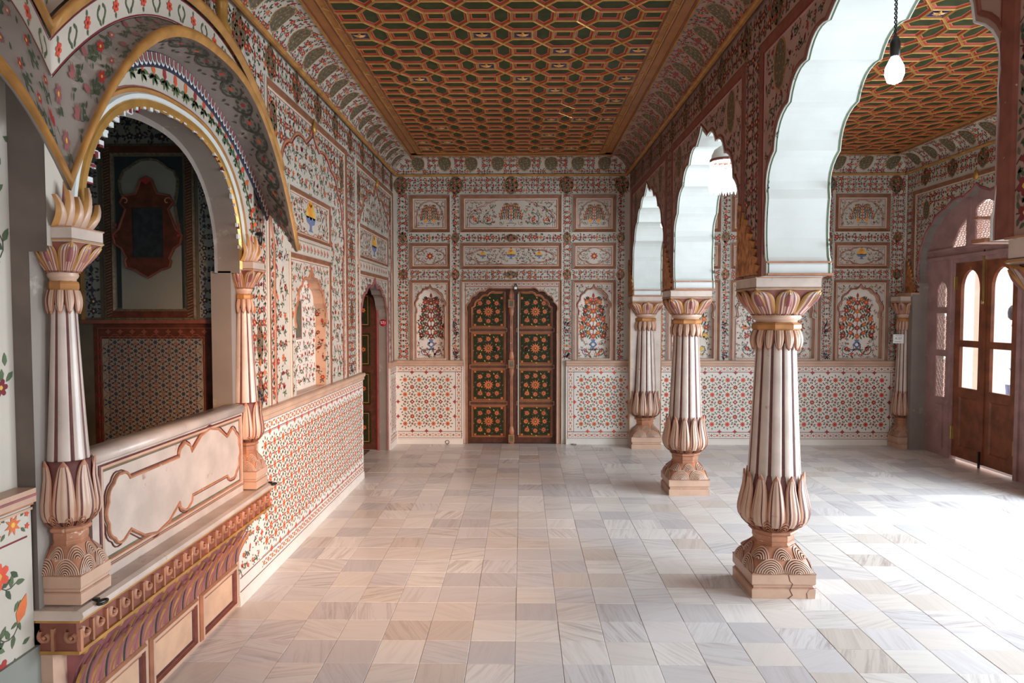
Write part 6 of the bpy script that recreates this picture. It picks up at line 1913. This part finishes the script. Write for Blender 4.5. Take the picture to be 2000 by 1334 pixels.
# facing -Y in its own frame, arms hanging slightly bent
V = [(0, 0, .93), (0, 0, 1.10), (0, 0.01, 1.30), (0, 0.01, 1.40), (0, -.005, 1.48), (0, -.02, 1.57), (0, -.015, 1.64)]
Ed = [(0, 1), (1, 2), (2, 3), (3, 4), (4, 5), (5, 6)]
Rd = [(.15, .11), (.13, .10), (.16, .11), (.09, .07), .050, (.072, .088), (.060, .075)]
for s_ in (-1, 1):
    b0 = len(V)
    V += [(s_ * .17, .01, 1.36), (s_ * .22, .02, 1.10), (s_ * .21, -.08, .88), (s_ * .20, -.12, .82)]
    Ed += [(3, b0), (b0, b0 + 1), (b0 + 1, b0 + 2), (b0 + 2, b0 + 3)]; Rd += [.055, .042, .030, .034]
    p = b0 + 3
    for q_, (dx, dy, l) in enumerate(((-.025, -.012, .075), (-.009, -.014, .085), (.009, -.012, .08), (.024, -.006, .065))):
        k0 = len(V); x, y, z = V[p]
        V += [(x + dx * s_, y + dy, z - .05), (x + dx * s_ * 1.05, y + dy - .01, z - .05 - l * .5), (x + dx * s_ * .9, y + dy - .005, z - .05 - l)]
        Ed += [(p, k0), (k0, k0 + 1), (k0 + 1, k0 + 2)]; Rd += [.010, .009, .0075]
    k0 = len(V); V += [(x - .035 * s_, y - .02, z - .02), (x - .045 * s_, y - .035, z - .06)]; Ed += [(p, k0), (k0, k0 + 1)]; Rd += [.011, .009]
    b1 = len(V); V += [(s_ * .09, 0, .86), (s_ * .10, -.01, .48), (s_ * .10, .02, .09), (s_ * .11, -.10, .03)]
    Ed += [(0, b1), (b1, b1 + 1), (b1 + 1, b1 + 2), (b1 + 2, b1 + 3)]; Rd += [.085, .058, .04, .032]
body = link('body', skin_body('body', V, Ed, Rd, 'skin'), per)
# tunic and trousers
b = MB(); n = 24
def ell(rx, ry, z, cy=0.0): return [(rx * cos(2 * pi * k / n), cy + ry * sin(2 * pi * k / n), z) for k in range(n)]
b.loft([ell(.20, .15, .60), ell(.185, .14, .80), ell(.175, .13, .95), ell(.16, .125, 1.10), ell(.185, .135, 1.28), ell(.175, .12, 1.37), ell(.09, .08, 1.43), ell(.065, .06, 1.45)], 'white_cloth', True, True)
b.build('tunic', per)
for s_ in (-1, 1):
    b = MB(); b.loft([[(s_ * x_ + r_ * cos(a), y_ + r_ * sin(a), z_) for a in [2 * pi * k / 14 for k in range(14)]] for x_, y_, z_, r_ in ((.18, .01, 1.38, .07), (.21, .015, 1.22, .062), (.225, .015, 1.05, .056), (.222, -.03, .97, .05))], 'white_cloth', True, True); b.build('sleeve', per)
    b = MB(); b.loft([[(s_ * x_ + r_ * cos(a), y_ + r_ * sin(a), z_) for a in [2 * pi * k / 14 for k in range(14)]] for x_, y_, z_, r_ in ((.09, 0, .84, .11), (.10, -.005, .48, .085), (.10, .01, .10, .07))], 'blue_cloth', True, True); b.build('trouser_leg', per)
b = MB(); b.lathe([(.0, 1.755), (.05, 1.745), (.082, 1.70), (.092, 1.64), (.085, 1.57), (.05, 1.53)], 16, 'hair', cap=False)
b.v = [(x * .92, y * 1.02 + .018 if y > -.03 or z > 1.69 else -.045, z) for x, y, z in b.v]; b.build('hair', per)
for s_ in (-1, 1):
    b = MB(); b.lathe([(0, -.008), (.009, -.004), (.009, .004), (0, .008)], 8, 'white_cloth'); b.v = [(s_ * .028 + x, -.098 + y * .5, 1.615 + z) for x, y, z in b.v]; b.build('eye', per)
    b = MB(); b.lathe([(0, -.025), (.012, -.01), (.014, .012), (0, .025)], 8, 'skin'); b.v = [(s_ * .078 + x * .5, -.01 + y, 1.60 + z) for x, y, z in b.v]; b.build('ear', per)
b = MB(); b.add([(-.012, -.10, 1.575), (.012, -.10, 1.575), (0, -.122, 1.58), (0, -.102, 1.62)], [(0, 1, 2), (0, 2, 3), (1, 3, 2)], 'skin'); b.build('nose', per)
b = MB(); b.add([(-.02, -.1005, 1.552), (0, -.106, 1.557), (.02, -.1005, 1.552), (0, -.105, 1.546)], [(0, 1, 2, 3)], 'crimson'); b.build('mouth', per)

# every catalogued top-level object is a thing in its own right
for o in bpy.data.objects:
    if o.parent is None and o.get('category') and not o.get('kind'): o['kind'] = 'thing'
